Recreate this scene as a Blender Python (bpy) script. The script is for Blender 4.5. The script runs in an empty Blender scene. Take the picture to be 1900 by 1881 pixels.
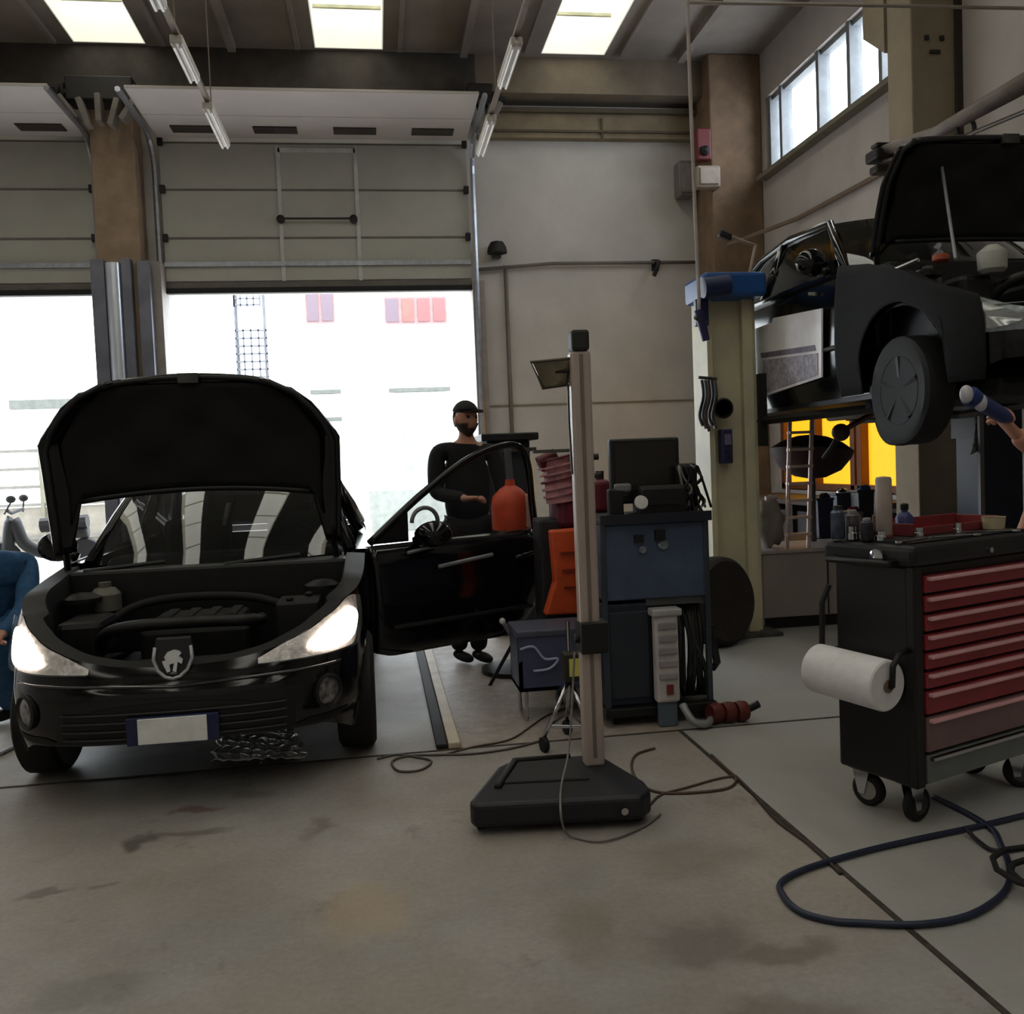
import bpy, bmesh, math, random
from mathutils import Vector, Matrix, Euler
random.seed(7)
C = bpy.context.scene.collection
PI = math.pi
# ------------------------------------------------------------------ camera
F_PX = 1700.0; TH = math.radians(8.26); PH = math.radians(2.775); RO = 0.04; CH = 1.4
_s, _c = math.sin, math.cos
FW = Vector((_s(TH)*_c(PH), _c(TH)*_c(PH), -_s(PH)))
_R = Vector((_c(TH), -_s(TH), 0)); _U = Vector((_s(TH)*_s(PH), _c(TH)*_s(PH), _c(PH)))
RT = _c(RO)*_R - _s(RO)*_U; UP = _s(RO)*_R + _c(RO)*_U
cam_d = bpy.data.cameras.new('camera'); cam = bpy.data.objects.new('camera', cam_d); C.objects.link(cam)
cam_d.sensor_width = 36; cam_d.lens = 36*F_PX/1900; cam_d.clip_end = 200
m = Matrix((( RT.x, UP.x, -FW.x, 0), (RT.y, UP.y, -FW.y, 0), (RT.z, UP.z, -FW.z, CH), (0, 0, 0, 1)))
cam.matrix_world = m
bpy.context.scene.camera = cam
# ------------------------------------------------------------------ light and exposure
vs = bpy.context.scene.view_settings
vs.view_transform = 'Standard'; vs.look = 'None'; vs.gamma = 1; vs.exposure = 1.22
SKY = 4.6; SKYLIGHT = .92
w = bpy.data.worlds.new('overcast_sky'); bpy.context.scene.world = w; w.use_nodes = True
nt = w.node_tree; bg = nt.nodes['Background']
tc = nt.nodes.new('ShaderNodeTexCoord'); sx = nt.nodes.new('ShaderNodeSeparateXYZ'); cr = nt.nodes.new('ShaderNodeValToRGB')
nt.links.new(tc.outputs['Generated'], sx.inputs[0]); nt.links.new(sx.outputs['Z'], cr.inputs[0]); nt.links.new(cr.outputs[0], bg.inputs[0])
cr.color_ramp.elements[0].color = (.80, .88, 1, 1); cr.color_ramp.elements[1].color = (.88, .94, 1, 1)
bg.inputs[1].default_value = SKY
def area(name, loc, rot, sx_, sy_, energy, portal=False, col=(1, 1, 1)):
    l = bpy.data.lights.new(name, 'AREA'); l.shape = 'RECTANGLE'; l.size = sx_; l.size_y = sy_; l.energy = energy; l.color = col
    o = bpy.data.objects.new(name, l); o.location = loc; o.rotation_euler = rot; C.objects.link(o)
    if portal: l.cycles.is_portal = True
    return o
area('daylight_portal', (-.6, 13.35, 1.95), (-PI/2, 0, 0), 4.1, 3.9, 1, True)
area('daylight_portal', (-5.5, 13.35, 1.95), (-PI/2, 0, 0), 4.1, 3.9, 1, True)
area('daylight_portal', (5.85, 10.2, 5.7), (0, PI/2, 0), 1.1, 3.8, 1, True)

def P(px, py, X=None, Y=None, Z=None):
    d = F_PX*FW + (px-950)*RT + (940.5-py)*UP
    t = X/d.x if X is not None else (Y/d.y if Y is not None else (Z-CH)/d.z)
    return Vector((d.x*t, d.y*t, CH+d.z*t))
# ------------------------------------------------------------------ materials
def lin(c): return tuple((v/255/12.92 if v/255 <= .04045 else ((v/255+.055)/1.055)**2.4) for v in c)
MATS = {}
def mat(name, rgb, rough=.6, metal=0., var=.12, scale=6., bump=0., coat=0., spec=.5, emit=None, es=0., trans=0., alpha=1., rgb2=None, bscale=None):
    if name in MATS: return MATS[name]
    m = bpy.data.materials.new(name); m.use_nodes = True; n = m.node_tree; b = n.nodes['Principled BSDF']
    c = lin(rgb); c2 = lin(rgb2) if rgb2 else tuple(v*(1-var*2.2) for v in c)
    co = n.nodes.new('ShaderNodeTexCoord'); no = n.nodes.new('ShaderNodeTexNoise'); rp = n.nodes.new('ShaderNodeValToRGB')
    no.inputs['Scale'].default_value = scale; no.inputs['Detail'].default_value = 5; no.inputs['Roughness'].default_value = .6
    rp.color_ramp.elements[0].position = .35; rp.color_ramp.elements[1].position = .68
    rp.color_ramp.elements[0].color = (*c2, 1); rp.color_ramp.elements[1].color = (*c, 1)
    n.links.new(co.outputs['Object'], no.inputs['Vector']); n.links.new(no.outputs[0], rp.inputs[0]); n.links.new(rp.outputs[0], b.inputs['Base Color'])
    b.inputs['Roughness'].default_value = rough; b.inputs['Metallic'].default_value = metal
    b.inputs['Coat Weight'].default_value = coat; b.inputs['Coat Roughness'].default_value = .03
    b.inputs['Specular IOR Level'].default_value = spec; b.inputs['Transmission Weight'].default_value = trans; b.inputs['Alpha'].default_value = alpha
    if emit: b.inputs['Emission Color'].default_value = (*lin(emit), 1); b.inputs['Emission Strength'].default_value = es
    if bump:
        bp = n.nodes.new('ShaderNodeBump'); bp.inputs['Strength'].default_value = bump; bp.inputs['Distance'].default_value = .02
        if bscale:
            n2 = n.nodes.new('ShaderNodeTexNoise'); n2.inputs['Scale'].default_value = bscale; n.links.new(co.outputs['Object'], n2.inputs['Vector']); n.links.new(n2.outputs[0], bp.inputs['Height'])
        else: n.links.new(no.outputs[0], bp.inputs['Height'])
        n.links.new(bp.outputs[0], b.inputs['Normal'])
    MATS[name] = m; return m
paint = mat('black_car_paint', (13, 13, 17), .12, 0, .1, 3, spec=.5)
blackp = mat('black_plastic', (14, 14, 17), .5, 0, .15, 9)
liner = mat('bonnet_liner', (10, 10, 14), .85, 0, .2, 8, bump=.3)
rubber = mat('rubber', (14, 13, 14), .75, 0, .15, 12)
chrome = mat('chrome', (205, 205, 210), .15, 1, .05, 4)
steel = mat('galvanised_steel', (165, 168, 176), .35, .9, .12, 14)
dsteel = mat('dull_steel', (92, 90, 88), .5, .6, .2, 12)
glass = mat('dark_glass', (14, 20, 20), .03, 0, .05, 2, spec=.9, alpha=.82)
clear = mat('clear_glass', (200, 215, 215), .03, 0, .02, 2, spec=.6, alpha=.16)
engine_m = mat('engine_grey', (36, 35, 36), .45, .3, .3, 10)
engine_d = mat('engine_black', (12, 11, 13), .6, 0, .3, 12)
concrete = mat('pillar_concrete', (150, 128, 106), .9, 0, .12, 5, bump=.25, bscale=60)
white_p = mat('white_plastic', (225, 225, 222), .45, 0, .06, 6)
white_paint = mat('white_paint', (205, 196, 196), .5, 0, .1, 9)
slate = mat('slate_blue_paint', (80, 94, 120), .4, .1, .14, 4)
slate_d = mat('dark_slate_paint', (50, 58, 76), .45, .1, .14, 5)
orange = mat('orange_paint', (228, 88, 40), .5, 0, .15, 6)
red = mat('red_paint', (150, 26, 34), .4, 0, .18, 7)
redd = mat('toolbox_red', (156, 50, 60), .38, .1, .1, 5)
blue = mat('blue_paint', (24, 82, 150), .4, 0, .12, 6)
navy = mat('navy_paint', (22, 34, 78), .4, 0, .15, 5)
yellow = mat('yellow_label', (222, 214, 110), .5, 0, .06, 6)
olive = mat('lift_column_olive', (204, 192, 156), .5, 0, .12, 3, rgb2=(176, 172, 150))
cream = mat('cream_plaster', (198, 194, 189), .9, 0, .07, 1.3, bump=.15, bscale=40)
skin = mat('skin', (196, 140, 116), .55, 0, .06, 14)
cloth_b = mat('black_work_cloth', (13, 13, 19), .9, 0, .2, 14, bump=.3)
denim = mat('blue_denim', (52, 98, 142), .9, 0, .16, 18, bump=.3)
hair_m = mat('dark_hair', (30, 24, 22), .8, 0, .2, 30)
cableb = mat('brown_cable', (86, 66, 54), .6, 0, .1, 8)
hoseb = mat('blue_hose', (30, 40, 66), .45, 0, .1, 8)
paper = mat('white_paper', (235, 232, 235), .9, 0, .04, 20, bump=.15)
# ------------------------------------------------------------------ mesh builder
def tag(o, label=None, cat=None, group=None, kind=None):
    for k, v in (('label', label), ('category', cat), ('group', group), ('kind', kind)):
        if v: o[k] = v
    return o
def thing(name, label, cat, loc=(0, 0, 0), rotz=0., group=None):
    o = bpy.data.objects.new(name, None); C.objects.link(o); o.empty_display_size = .1
    o.location = loc; o.rotation_euler = (0, 0, rotz); o['xf'] = 0
    del o['xf']
    return tag(o, label, cat, group)
def root_matrix(o):
    M = Matrix.Identity(4); ch = []
    while o: ch.append(o); o = o.parent
    for q in reversed(ch): M = M @ (Matrix.Translation(q.location) @ q.rotation_euler.to_matrix().to_4x4())
    return M
class MB:
    def __init__(s): s.v = []; s.f = []; s.m = []; s.mi = 0; s.T = Matrix.Identity(4)
    def add(s, vs, fs):
        o = len(s.v); s.v += [s.T @ Vector(p) for p in vs]; s.f += [tuple(o+i for i in f) for f in fs]; s.m += [s.mi]*len(fs); return s
    def box(s, c, d, rz=0, rx=0, ry=0):
        M = Matrix.Translation(c) @ Euler((rx, ry, rz)).to_matrix().to_4x4()
        q = [M @ Vector((x*d[0]/2, y*d[1]/2, z*d[2]/2)) for z in (-1, 1) for y in (-1, 1) for x in (-1, 1)]
        return s.add(q, [(0, 2, 3, 1), (4, 5, 7, 6), (0, 1, 5, 4), (2, 6, 7, 3), (0, 4, 6, 2), (1, 3, 7, 5)])
    def bb(s, x0, x1, y0, y1, z0, z1): return s.box(((x0+x1)/2, (y0+y1)/2, (z0+z1)/2), (abs(x1-x0), abs(y1-y0), abs(z1-z0)))
    def tube(s, pts, r, n=10, close=False, r2=None):
        pts = [Vector(p) for p in pts]; N = len(pts); vs = []; up = None
        for i, p in enumerate(pts):
            if close: t = pts[(i+1) % N]-pts[i-1]
            else: t = (pts[min(i+1, N-1)]-pts[max(i-1, 0)])
            t = t.normalized() if t.length > 1e-9 else Vector((0, 0, 1))
            if up is None: up = Vector((0, 0, 1)) if abs(t.z) < .9 else Vector((1, 0, 0))
            a = t.cross(up)
            if a.length < 1e-6: a = t.cross(Vector((0, 1, 0)))
            a.normalize(); b = t.cross(a).normalized(); up = a.cross(t).normalized()
            rr = r[i] if isinstance(r, (list, tuple)) else (r if r2 is None else r+(r2-r)*i/(N-1))
            for k in range(n): an = 2*PI*k/n; vs.append(p+rr*(math.cos(an)*a+math.sin(an)*b))
        fs = []
        for i in range(N if close else N-1):
            for k in range(n): j = (i+1) % N; fs.append((i*n+k, i*n+(k+1) % n, j*n+(k+1) % n, j*n+k))
        if not close: fs += [tuple(range(n)), tuple((N-1)*n+k for k in reversed(range(n)))]
        return s.add(vs, fs)
    def cyl(s, a, b, r, n=16, r2=None): return s.tube([a, b], r, n, r2=r2)
    def lathe(s, prof, o, ax, n=24):
        ax = Vector(ax).normalized(); q = ax.to_track_quat('Z', 'Y'); vs = []; o = Vector(o)
        for r, h in prof:
            for k in range(n): an = 2*PI*k/n; vs.append(o + q @ Vector((r*math.cos(an), r*math.sin(an), h)))
        fs = [(i*n+k, i*n+(k+1) % n, (i+1)*n+(k+1) % n, (i+1)*n+k) for i in range(len(prof)-1) for k in range(n)]
        fs += [tuple(reversed(range(n))), tuple((len(prof)-1)*n+k for k in range(n))]
        return s.add(vs, fs)
    def ball(s, c, r, n=14, sc=(1, 1, 1), fn=None):
        vs = []; fs = []; h = n//2+1
        for i in range(h+1):
            a = PI*i/h
            for k in range(n):
                b = 2*PI*k/n; d = Vector((math.sin(a)*math.cos(b), math.sin(a)*math.sin(b), math.cos(a)))
                p = Vector((d.x*sc[0], d.y*sc[1], d.z*sc[2]))*r
                if fn: p = fn(d, p)
                vs.append(Vector(c)+p)
        for i in range(h):
            for k in range(n): fs.append((i*n+k, (i+1)*n+k, (i+1)*n+(k+1) % n, i*n+(k+1) % n))
        return s.add(vs, fs)
    def grid(s, fn, nu, nv, skip=None):
        vs = [fn(i/nu, j/nv) for j in range(nv+1) for i in range(nu+1)]
        fs = [(j*(nu+1)+i, j*(nu+1)+i+1, (j+1)*(nu+1)+i+1, (j+1)*(nu+1)+i) for j in range(nv) for i in range(nu) if not (skip and skip((i+.5)/nu, (j+.5)/nv))]
        return s.add(vs, fs)
    def prism(s, poly, fn, t0, t1):
        n = len(poly); vs = [fn(a, b, t0) for a, b in poly]+[fn(a, b, t1) for a, b in poly]
        fs = [tuple(reversed(range(n))), tuple(range(n, 2*n))]+[(i, (i+1) % n, n+(i+1) % n, n+i) for i in range(n)]
        return s.add(vs, fs)
    def build(s, name, mt, parent=None, smooth=False, bevel=0, world=False, solid=0, sub=0, seg=2):
        me = bpy.data.meshes.new(name); vs = s.v
        if parent is not None and world:
            Mi = root_matrix(parent).inverted(); vs = [Mi @ p for p in vs]
        me.from_pydata([tuple(p) for p in vs], [], s.f)
        for q in (mt if isinstance(mt, list) else [mt]): me.materials.append(q)
        if isinstance(mt, list):
            for p, i in zip(me.polygons, s.m): p.material_index = i
        bm = bmesh.new(); bm.from_mesh(me); bmesh.ops.remove_doubles(bm, verts=bm.verts, dist=1e-5); bmesh.ops.recalc_face_normals(bm, faces=bm.faces); bm.to_mesh(me); bm.free()
        if smooth:
            for p in me.polygons: p.use_smooth = True
            if smooth != 'all':
                me.set_sharp_from_angle(angle=math.radians(38))
        o = bpy.data.objects.new(name, me); C.objects.link(o)
        if parent is not None: o.parent = parent
        if solid: q = o.modifiers.new('solid', 'SOLIDIFY'); q.thickness = solid; q.offset = -1
        if bevel: q = o.modifiers.new('bevel', 'BEVEL'); q.width = bevel; q.segments = seg; q.limit_method = 'ANGLE'
        if sub: q = o.modifiers.new('sub', 'SUBSURF'); q.levels = sub; q.render_levels = sub
        return o
def struct(name, mb, mt, **k): return tag(mb.build(name, mt, **k), kind='structure')
def copy_tree(o, parent=None):
    c = o.copy(); C.objects.link(c)
    if parent: c.parent = parent
    for ch in list(o.children): copy_tree(ch, c)
    return c
def cat(pts, n=8, close=False):
    pts = [Vector(p) for p in pts]; out = []; N = len(pts)
    rng = range(N if close else N-1)
    for i in rng:
        g = (lambda k: pts[k % N]) if close else (lambda k: pts[max(0, min(N-1, k))])
        a, b, c, d = g(i-1), g(i), g(i+1), g(i+2)
        for j in range(n):
            t = j/n; out.append(.5*((2*b)+(c-a)*t+(2*a-5*b+4*c-d)*t*t+(3*b-a-3*c+d)*t**3))
    if not close: out.append(pts[-1])
    return out
def interp(x, tab):
    if x <= tab[0][0]: return tab[0][1]
    for (a, u), (b, v) in zip(tab, tab[1:]):
        if x <= b: return u+(v-u)*(x-a)/(b-a)
    return tab[-1][1]
exec_lines = None
# ================================================================== STRUCTURE
XR, YB, ZC, XL, YF = 5.5, 13.0, 6.9, -9.0, -6.0
STAINS_AND_SHADE = [(-.82, 3.93, .13, .05, (104, 62, 54), .7), (-.97, 3.63, .07, .11, (66, 60, 54), .75), (-.80, 3.69, .22, .05, (84, 78, 70), .6), (-1.18, 3.27, .09, .03, (80, 74, 66), .6), (-1.0, 3.27, .05, .03, (84, 76, 70), .5),
          (-.6, 4.05, .12, .07, (92, 86, 76), .5), (-.3, 3.62, .06, .12, (96, 84, 72), .5), (.85, 2.48, .22, .16, (84, 74, 66), .55), (1.05, 2.36, .2, .07, (90, 78, 66), .55), (.55, 2.6, .12, .25, (112, 98, 84), .45),
          (-.1, 2.9, .18, .25, (176, 150, 116), .4), (-.84, 2.6, .2, .1, (92, 84, 74), .35), (1.0, 3.0, .3, .2, (118, 98, 84), .4), (-.85, 4.6, .9, .35, (60, 58, 58), .55), (.9, 2.1, .3, .1, (92, 82, 72), .5), (1.75, 2.25, .03, .03, (50, 46, 44), .6)]  # wide grey ellipse under the hatchback front is its shade, painted in
def floor_material():
    m = bpy.data.materials.new('stained_concrete_floor'); m.use_nodes = True; n = m.node_tree; b = n.nodes['Principled BSDF']; L = n.links.new
    co = n.nodes.new('ShaderNodeTexCoord')
    def noise(s, d=6, r=.6, dist=0.):
        q = n.nodes.new('ShaderNodeTexNoise'); q.inputs['Scale'].default_value = s; q.inputs['Detail'].default_value = d; q.inputs['Roughness'].default_value = r; q.inputs['Distortion'].default_value = dist
        L(co.outputs['Object'], q.inputs['Vector']); return q.outputs[0]
    def ramp(src, e):
        q = n.nodes.new('ShaderNodeValToRGB'); L(src, q.inputs[0]); el = q.color_ramp.elements
        el[0].position, el[0].color = e[0][0], (*lin(e[0][1]), 1); el[1].position, el[1].color = e[-1][0], (*lin(e[-1][1]), 1)
        for p, c in e[1:-1]: x = el.new(p); x.color = (*lin(c), 1)
        return q.outputs[0]
    def mix(f, a, c, mode='MIX'):
        q = n.nodes.new('ShaderNodeMix'); q.data_type = 'RGBA'; q.blend_type = mode
        if isinstance(f, float): q.inputs[0].default_value = f
        else: L(f, q.inputs[0])
        L(a, q.inputs[6]); L(c, q.inputs[7]); return q.outputs[2]
    def math_(op, a, v):
        q = n.nodes.new('ShaderNodeMath'); q.operation = op; L(a, q.inputs[0]); q.use_clamp = True
        if isinstance(v, (float, int)): q.inputs[1].default_value = v
        else: L(v, q.inputs[1])
        return q.outputs[0]
    base = ramp(noise(1.1, 8, .65), [(.3, (138, 132, 127)), (.5, (156, 151, 147)), (.7, (172, 168, 165))])
    warm = ramp(noise(.8, 4), [(.4, (255, 255, 255)), (.7, (248, 234, 218))])
    c = mix(.8, base, warm, 'MULTIPLY')
    fine = ramp(noise(45, 4, .7), [(.3, (214, 214, 214)), (.7, (255, 255, 255))]); c = mix(.6, c, fine, 'MULTIPLY')
    st = ramp(noise(2.3, 6, .7, .6), [(.60, (255, 255, 255)), (.70, (150, 138, 124)), (.8, (120, 110, 100))]); c = mix(.45, c, st, 'MULTIPLY')
    sx = n.nodes.new('ShaderNodeSeparateXYZ'); L(co.outputs['Object'], sx.inputs[0])
    # right of the expansion joint the slab is a little cooler and paler
    k = math_('GREATER_THAN', sx.outputs['X'], 1.47); cool = ramp(noise(1.5), [(.3, (154, 154, 152)), (.7, (174, 174, 172))])
    c = mix(math_('MULTIPLY', k, .65), c, cool)
    # gritty, browner bay left of the joint behind the car front
    g1 = math_('GREATER_THAN', sx.outputs['Y'], 4.46); g2 = math_('GREATER_THAN', sx.outputs['X'], .33); g3 = math_('LESS_THAN', sx.outputs['X'], 1.47)
    g = math_('MULTIPLY', math_('MULTIPLY', g1, g2), g3); grit = ramp(noise(9, 6, .8), [(.35, (128, 112, 102)), (.65, (172, 158, 148))]); c = mix(math_('MULTIPLY', g, .7), c, grit)
    wob = n.nodes.new('ShaderNodeVectorMath'); wob.operation = 'MULTIPLY_ADD'; nz = n.nodes.new('ShaderNodeTexNoise'); nz.inputs['Scale'].default_value = 7; nz.inputs['Detail'].default_value = 5
    L(co.outputs['Object'], nz.inputs['Vector']); L(nz.outputs['Color'], wob.inputs[0]); wob.inputs[1].default_value = (.22, .22, 0); L(co.outputs['Object'], wob.inputs[2])
    for x, y, rx, ry, col, st_ in STAINS_AND_SHADE:
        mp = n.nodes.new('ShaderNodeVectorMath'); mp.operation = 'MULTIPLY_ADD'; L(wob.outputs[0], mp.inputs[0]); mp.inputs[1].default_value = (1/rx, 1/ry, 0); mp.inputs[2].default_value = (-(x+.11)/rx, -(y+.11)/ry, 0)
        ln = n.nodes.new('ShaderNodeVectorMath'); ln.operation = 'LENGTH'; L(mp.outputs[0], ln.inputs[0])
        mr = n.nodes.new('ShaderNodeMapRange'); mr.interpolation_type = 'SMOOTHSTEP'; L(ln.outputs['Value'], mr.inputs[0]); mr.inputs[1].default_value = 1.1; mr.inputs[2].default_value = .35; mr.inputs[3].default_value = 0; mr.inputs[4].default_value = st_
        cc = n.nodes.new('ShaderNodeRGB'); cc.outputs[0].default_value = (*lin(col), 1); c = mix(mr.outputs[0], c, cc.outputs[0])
    L(c, b.inputs['Base Color'])
    rr = n.nodes.new('ShaderNodeMapRange'); L(noise(1.7, 5), rr.inputs[0]); rr.inputs[3].default_value = .42; rr.inputs[4].default_value = .75; L(rr.outputs[0], b.inputs['Roughness'])
    bp = n.nodes.new('ShaderNodeBump'); bp.inputs['Strength'].default_value = .12; bp.inputs['Distance'].default_value = .01; L(noise(30, 5), bp.inputs['Height']); L(bp.outputs[0], b.inputs['Normal'])
    return m
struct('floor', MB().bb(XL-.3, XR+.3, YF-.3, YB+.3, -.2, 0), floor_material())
struct('pavement', MB().bb(-40, 40, YB+.31, 60, -.22, -.02), mat('street_paving', (190, 188, 182), .8, 0, .1, 1))
struct('trim_1', MB().bb(1.455, 1.475, YF, 4.45, -.005, .003), mat('joint_filler', (72, 64, 58), .9, 0, .3, 20))
struct('trim_2', MB().bb(XL, 5.4, 4.445, 4.462, -.005, .003), mat('joint_filler_back', (74, 66, 58), .9, 0, .3, 20))
# walls
wb = MB(); T = .3
wb.bb(XL-.3, -7.6, YB, YB+T, 0, ZC).bb(-3.48, -2.67, YB, YB+T, 0, ZC).bb(1.43, XR+.3, YB, YB+T, 0, ZC).bb(-7.6, -3.48, YB, YB+T, 3.88, ZC).bb(-2.67, 1.43, YB, YB+T, 3.88, ZC)
struct('wall_back', wb, cream)
wall_m = mat('beige_wall_right', (176, 168, 162), .9, 0, .08, 1.1, bump=.15, bscale=40)
wr = MB()
wr.bb(XR, XR+T, YF, YB, 0, .9).bb(XR, XR+T, YF, 8.95, .9, 2.25).bb(XR, XR+T, 11.95, YB, .9, 2.25).bb(XR, XR+T, YF, YB, 2.25, 5.2).bb(XR, XR+T, YF, 8.3, 5.2, 6.25).bb(XR, XR+T, 12.15, YB, 5.2, 6.25).bb(XR, XR+T, YF, YB, 6.25, ZC)
struct('wall_right', wr, wall_m)
struct('wall_left', MB().bb(XL-T, XL, YF, YB, 0, ZC), cream)
struct('wall_front', MB().bb(XL-.3, XR+.3, YF-T, YF, 0, ZC), cream)
# ceiling with skylight wells
ceil_m = mat('precast_ceiling', (138, 129, 120), .9, 0, .16, .8, bump=.2, bscale=20)
SK = [(-6.53, -5.66), (-3.53, -2.66), (-.55, .33), (2.45, 3.33)]
cb = MB(); xs = [XL-.3]+[v for p in SK for v in p]+[XR+.3]
for a, b in zip(xs[0::2], xs[1::2]): cb.bb(a, b, YF-.3, YB+.3, ZC, ZC+.38)
cb.bb(XL-.3, XR+.3, 12.45, YB+.3, ZC+.001, ZC+.379).bb(XL-.3, XR+.3, YF-.3, YF+.6, ZC+.001, ZC+.379)
struct('ceiling', cb, ceil_m)
rib = MB()
for a, b in SK:
    for x in (a-.22, b+.22): rib.bb(x-.03, x+.03, YF, 12.4, ZC-.05, ZC)
    rib.bb((a+b)/2+1.45, (a+b)/2+1.55, YF, 12.4, ZC-.1, ZC)
struct('trim_3', rib, ceil_m)
def sky_mat():
    m = mat('skylight_panel', (236, 236, 216), .5, 0, .04, 3, emit=(250, 248, 238), es=SKYLIGHT)
    return m
for i, (a, b) in enumerate(SK):
    o = struct('window_%d' % (i+3), MB().bb(a, b, YF+.6, 12.45, ZC+.34, ZC+.37), sky_mat())
    wl = MB().bb(a, b, 12.43, 12.449, ZC+.005, ZC+.34).bb(a, a+.015, YF+.6, 12.43, ZC+.005, ZC+.34).bb(b-.015, b, YF+.6, 12.43, ZC+.005, ZC+.34)
    wl.build('skylight_kerb', mat('glowing_kerb', (212, 209, 192), .6, 0, .05, 3, emit=(230, 228, 214), es=.25), o)  # faint emission put into the kerb for daylight on the well sides
    fr = MB()
    for y in [12.0]+[11.2-1.3*k for k in range(13)]: fr.bb(a, b, y-.02, y+.02, ZC+.3, ZC+.34)
    fr.build('window_frame', mat('skylight_frame', (190, 190, 160), .6), o)
# upper beam and cladding lines on the back wall, right part
struct('trim_4', MB().bb(1.6, 5.0, 12.86, 13.0, 5.93, 6.3), mat('lintel_concrete', (140, 126, 102), .9, 0, .12, 3, bump=.2, bscale=50))
struct('trim_5', MB().bb(1.6, 5.0, 12.78, 12.86, 6.26, 6.32).bb(1.6, 4.9, 12.82, 12.86, 6.0, 6.03).bb(3.35, 3.38, 12.83, 12.86, 5.93, 6.2), mat('lintel_edge', (92, 82, 66), .8))
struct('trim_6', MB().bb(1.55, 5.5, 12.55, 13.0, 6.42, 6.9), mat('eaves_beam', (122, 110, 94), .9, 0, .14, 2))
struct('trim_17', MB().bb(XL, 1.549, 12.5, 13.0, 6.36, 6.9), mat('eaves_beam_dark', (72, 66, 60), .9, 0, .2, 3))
struct('trim_7', MB().bb(1.6, 5.45, 12.985, 13.0, 2.2, 2.225).bb(1.9, 1.915, 12.985, 13.0, 0, 4.2), mat('panel_joint', (140, 130, 112), .9))
struct('trim_8', MB().bb(4.75, 5.5, 12.3, 13.0, 0, 6.9), mat('corner_column', (132, 108, 86), .9, 0, .16, 3, bump=.2, bscale=50), bevel=.02)
# pillar between the two bays
struct('trim_9', MB().bb(-3.44, -2.9, 12.55, 13.0, 0, 6.4), concrete, bevel=.02)
# pillar on right wall with corbel
pm = mat('wall_pillar', (150, 136, 116), .9, 0, .1, 2, bump=.2, bscale=50)
struct('trim_10', MB().bb(5.02, 5.5, 7.95, 8.35, 0, 6.9), pm, bevel=.015)
cor = MB(); cor.prism([(8.36, 5.18), (8.74, 5.48), (8.74, 6.9), (8.36, 6.9)], lambda a, b, t: Vector((t, a, b)), 5.0, 5.45)
struct('trim_11', cor, pm)
struct('trim_12', MB().bb(5.44, 5.5, 7.9, 7.94, 0, 6.9), mat('pillar_gap', (60, 52, 46), .9))
struct('trim_13', MB().bb(5.2, 5.3, 7.93, 7.95, 5.0, 5.03).bb(5.15, 5.19, 7.93, 7.95, 5.12, 5.16).bb(5.3, 5.34, 7.93, 7.95, 5.12, 5.16), mat('fixing_dark', (50, 46, 42), .8))
# clerestory window
w1 = struct('window_1', MB().bb(5.62, 5.635, 8.3, 12.15, 5.2, 6.25), clear)
wf = MB(); fm = mat('window_frame_grey', (122, 126, 128), .5, .2)
for z in (5.22, 6.22): wf.bb(5.56, 5.68, 8.3, 12.15, z-.03, z+.03)
for y in (12.1, 11.75, 10.72, 9.98, 9.32, 8.6): wf.bb(5.52, 5.68, y-.035, y+.035, 5.2, 6.25)
wf.build('window_frame', fm, w1, bevel=.006)
MB().bb(5.36, 5.56, 8.3, 12.2, 5.14, 5.2).build('window_sill', mat('sill', (120, 112, 96), .8), w1)
# amber window low on the right wall
amber = mat('amber_film', (245, 180, 30), .5, 0, .1, 1.5, emit=(250, 176, 28), es=.52)
w2 = struct('window_2', MB().bb(5.6, 5.62, 8.95, 11.95, .9, 2.25), amber)
wf = MB(); bz = mat('bronze_frame', (120, 66, 24), .5, .1)
for y in (11.9, 11.0, 10.05, 9.9, 9.02): wf.bb(5.5, 5.66, y-.05, y+.05, .9, 2.25)
wf.bb(5.5, 5.66, 8.95, 11.95, .88, .98).bb(5.5, 5.66, 8.95, 11.95, 2.17, 2.25)
wf.build('window_frame', bz, w2, bevel=.008)
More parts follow.
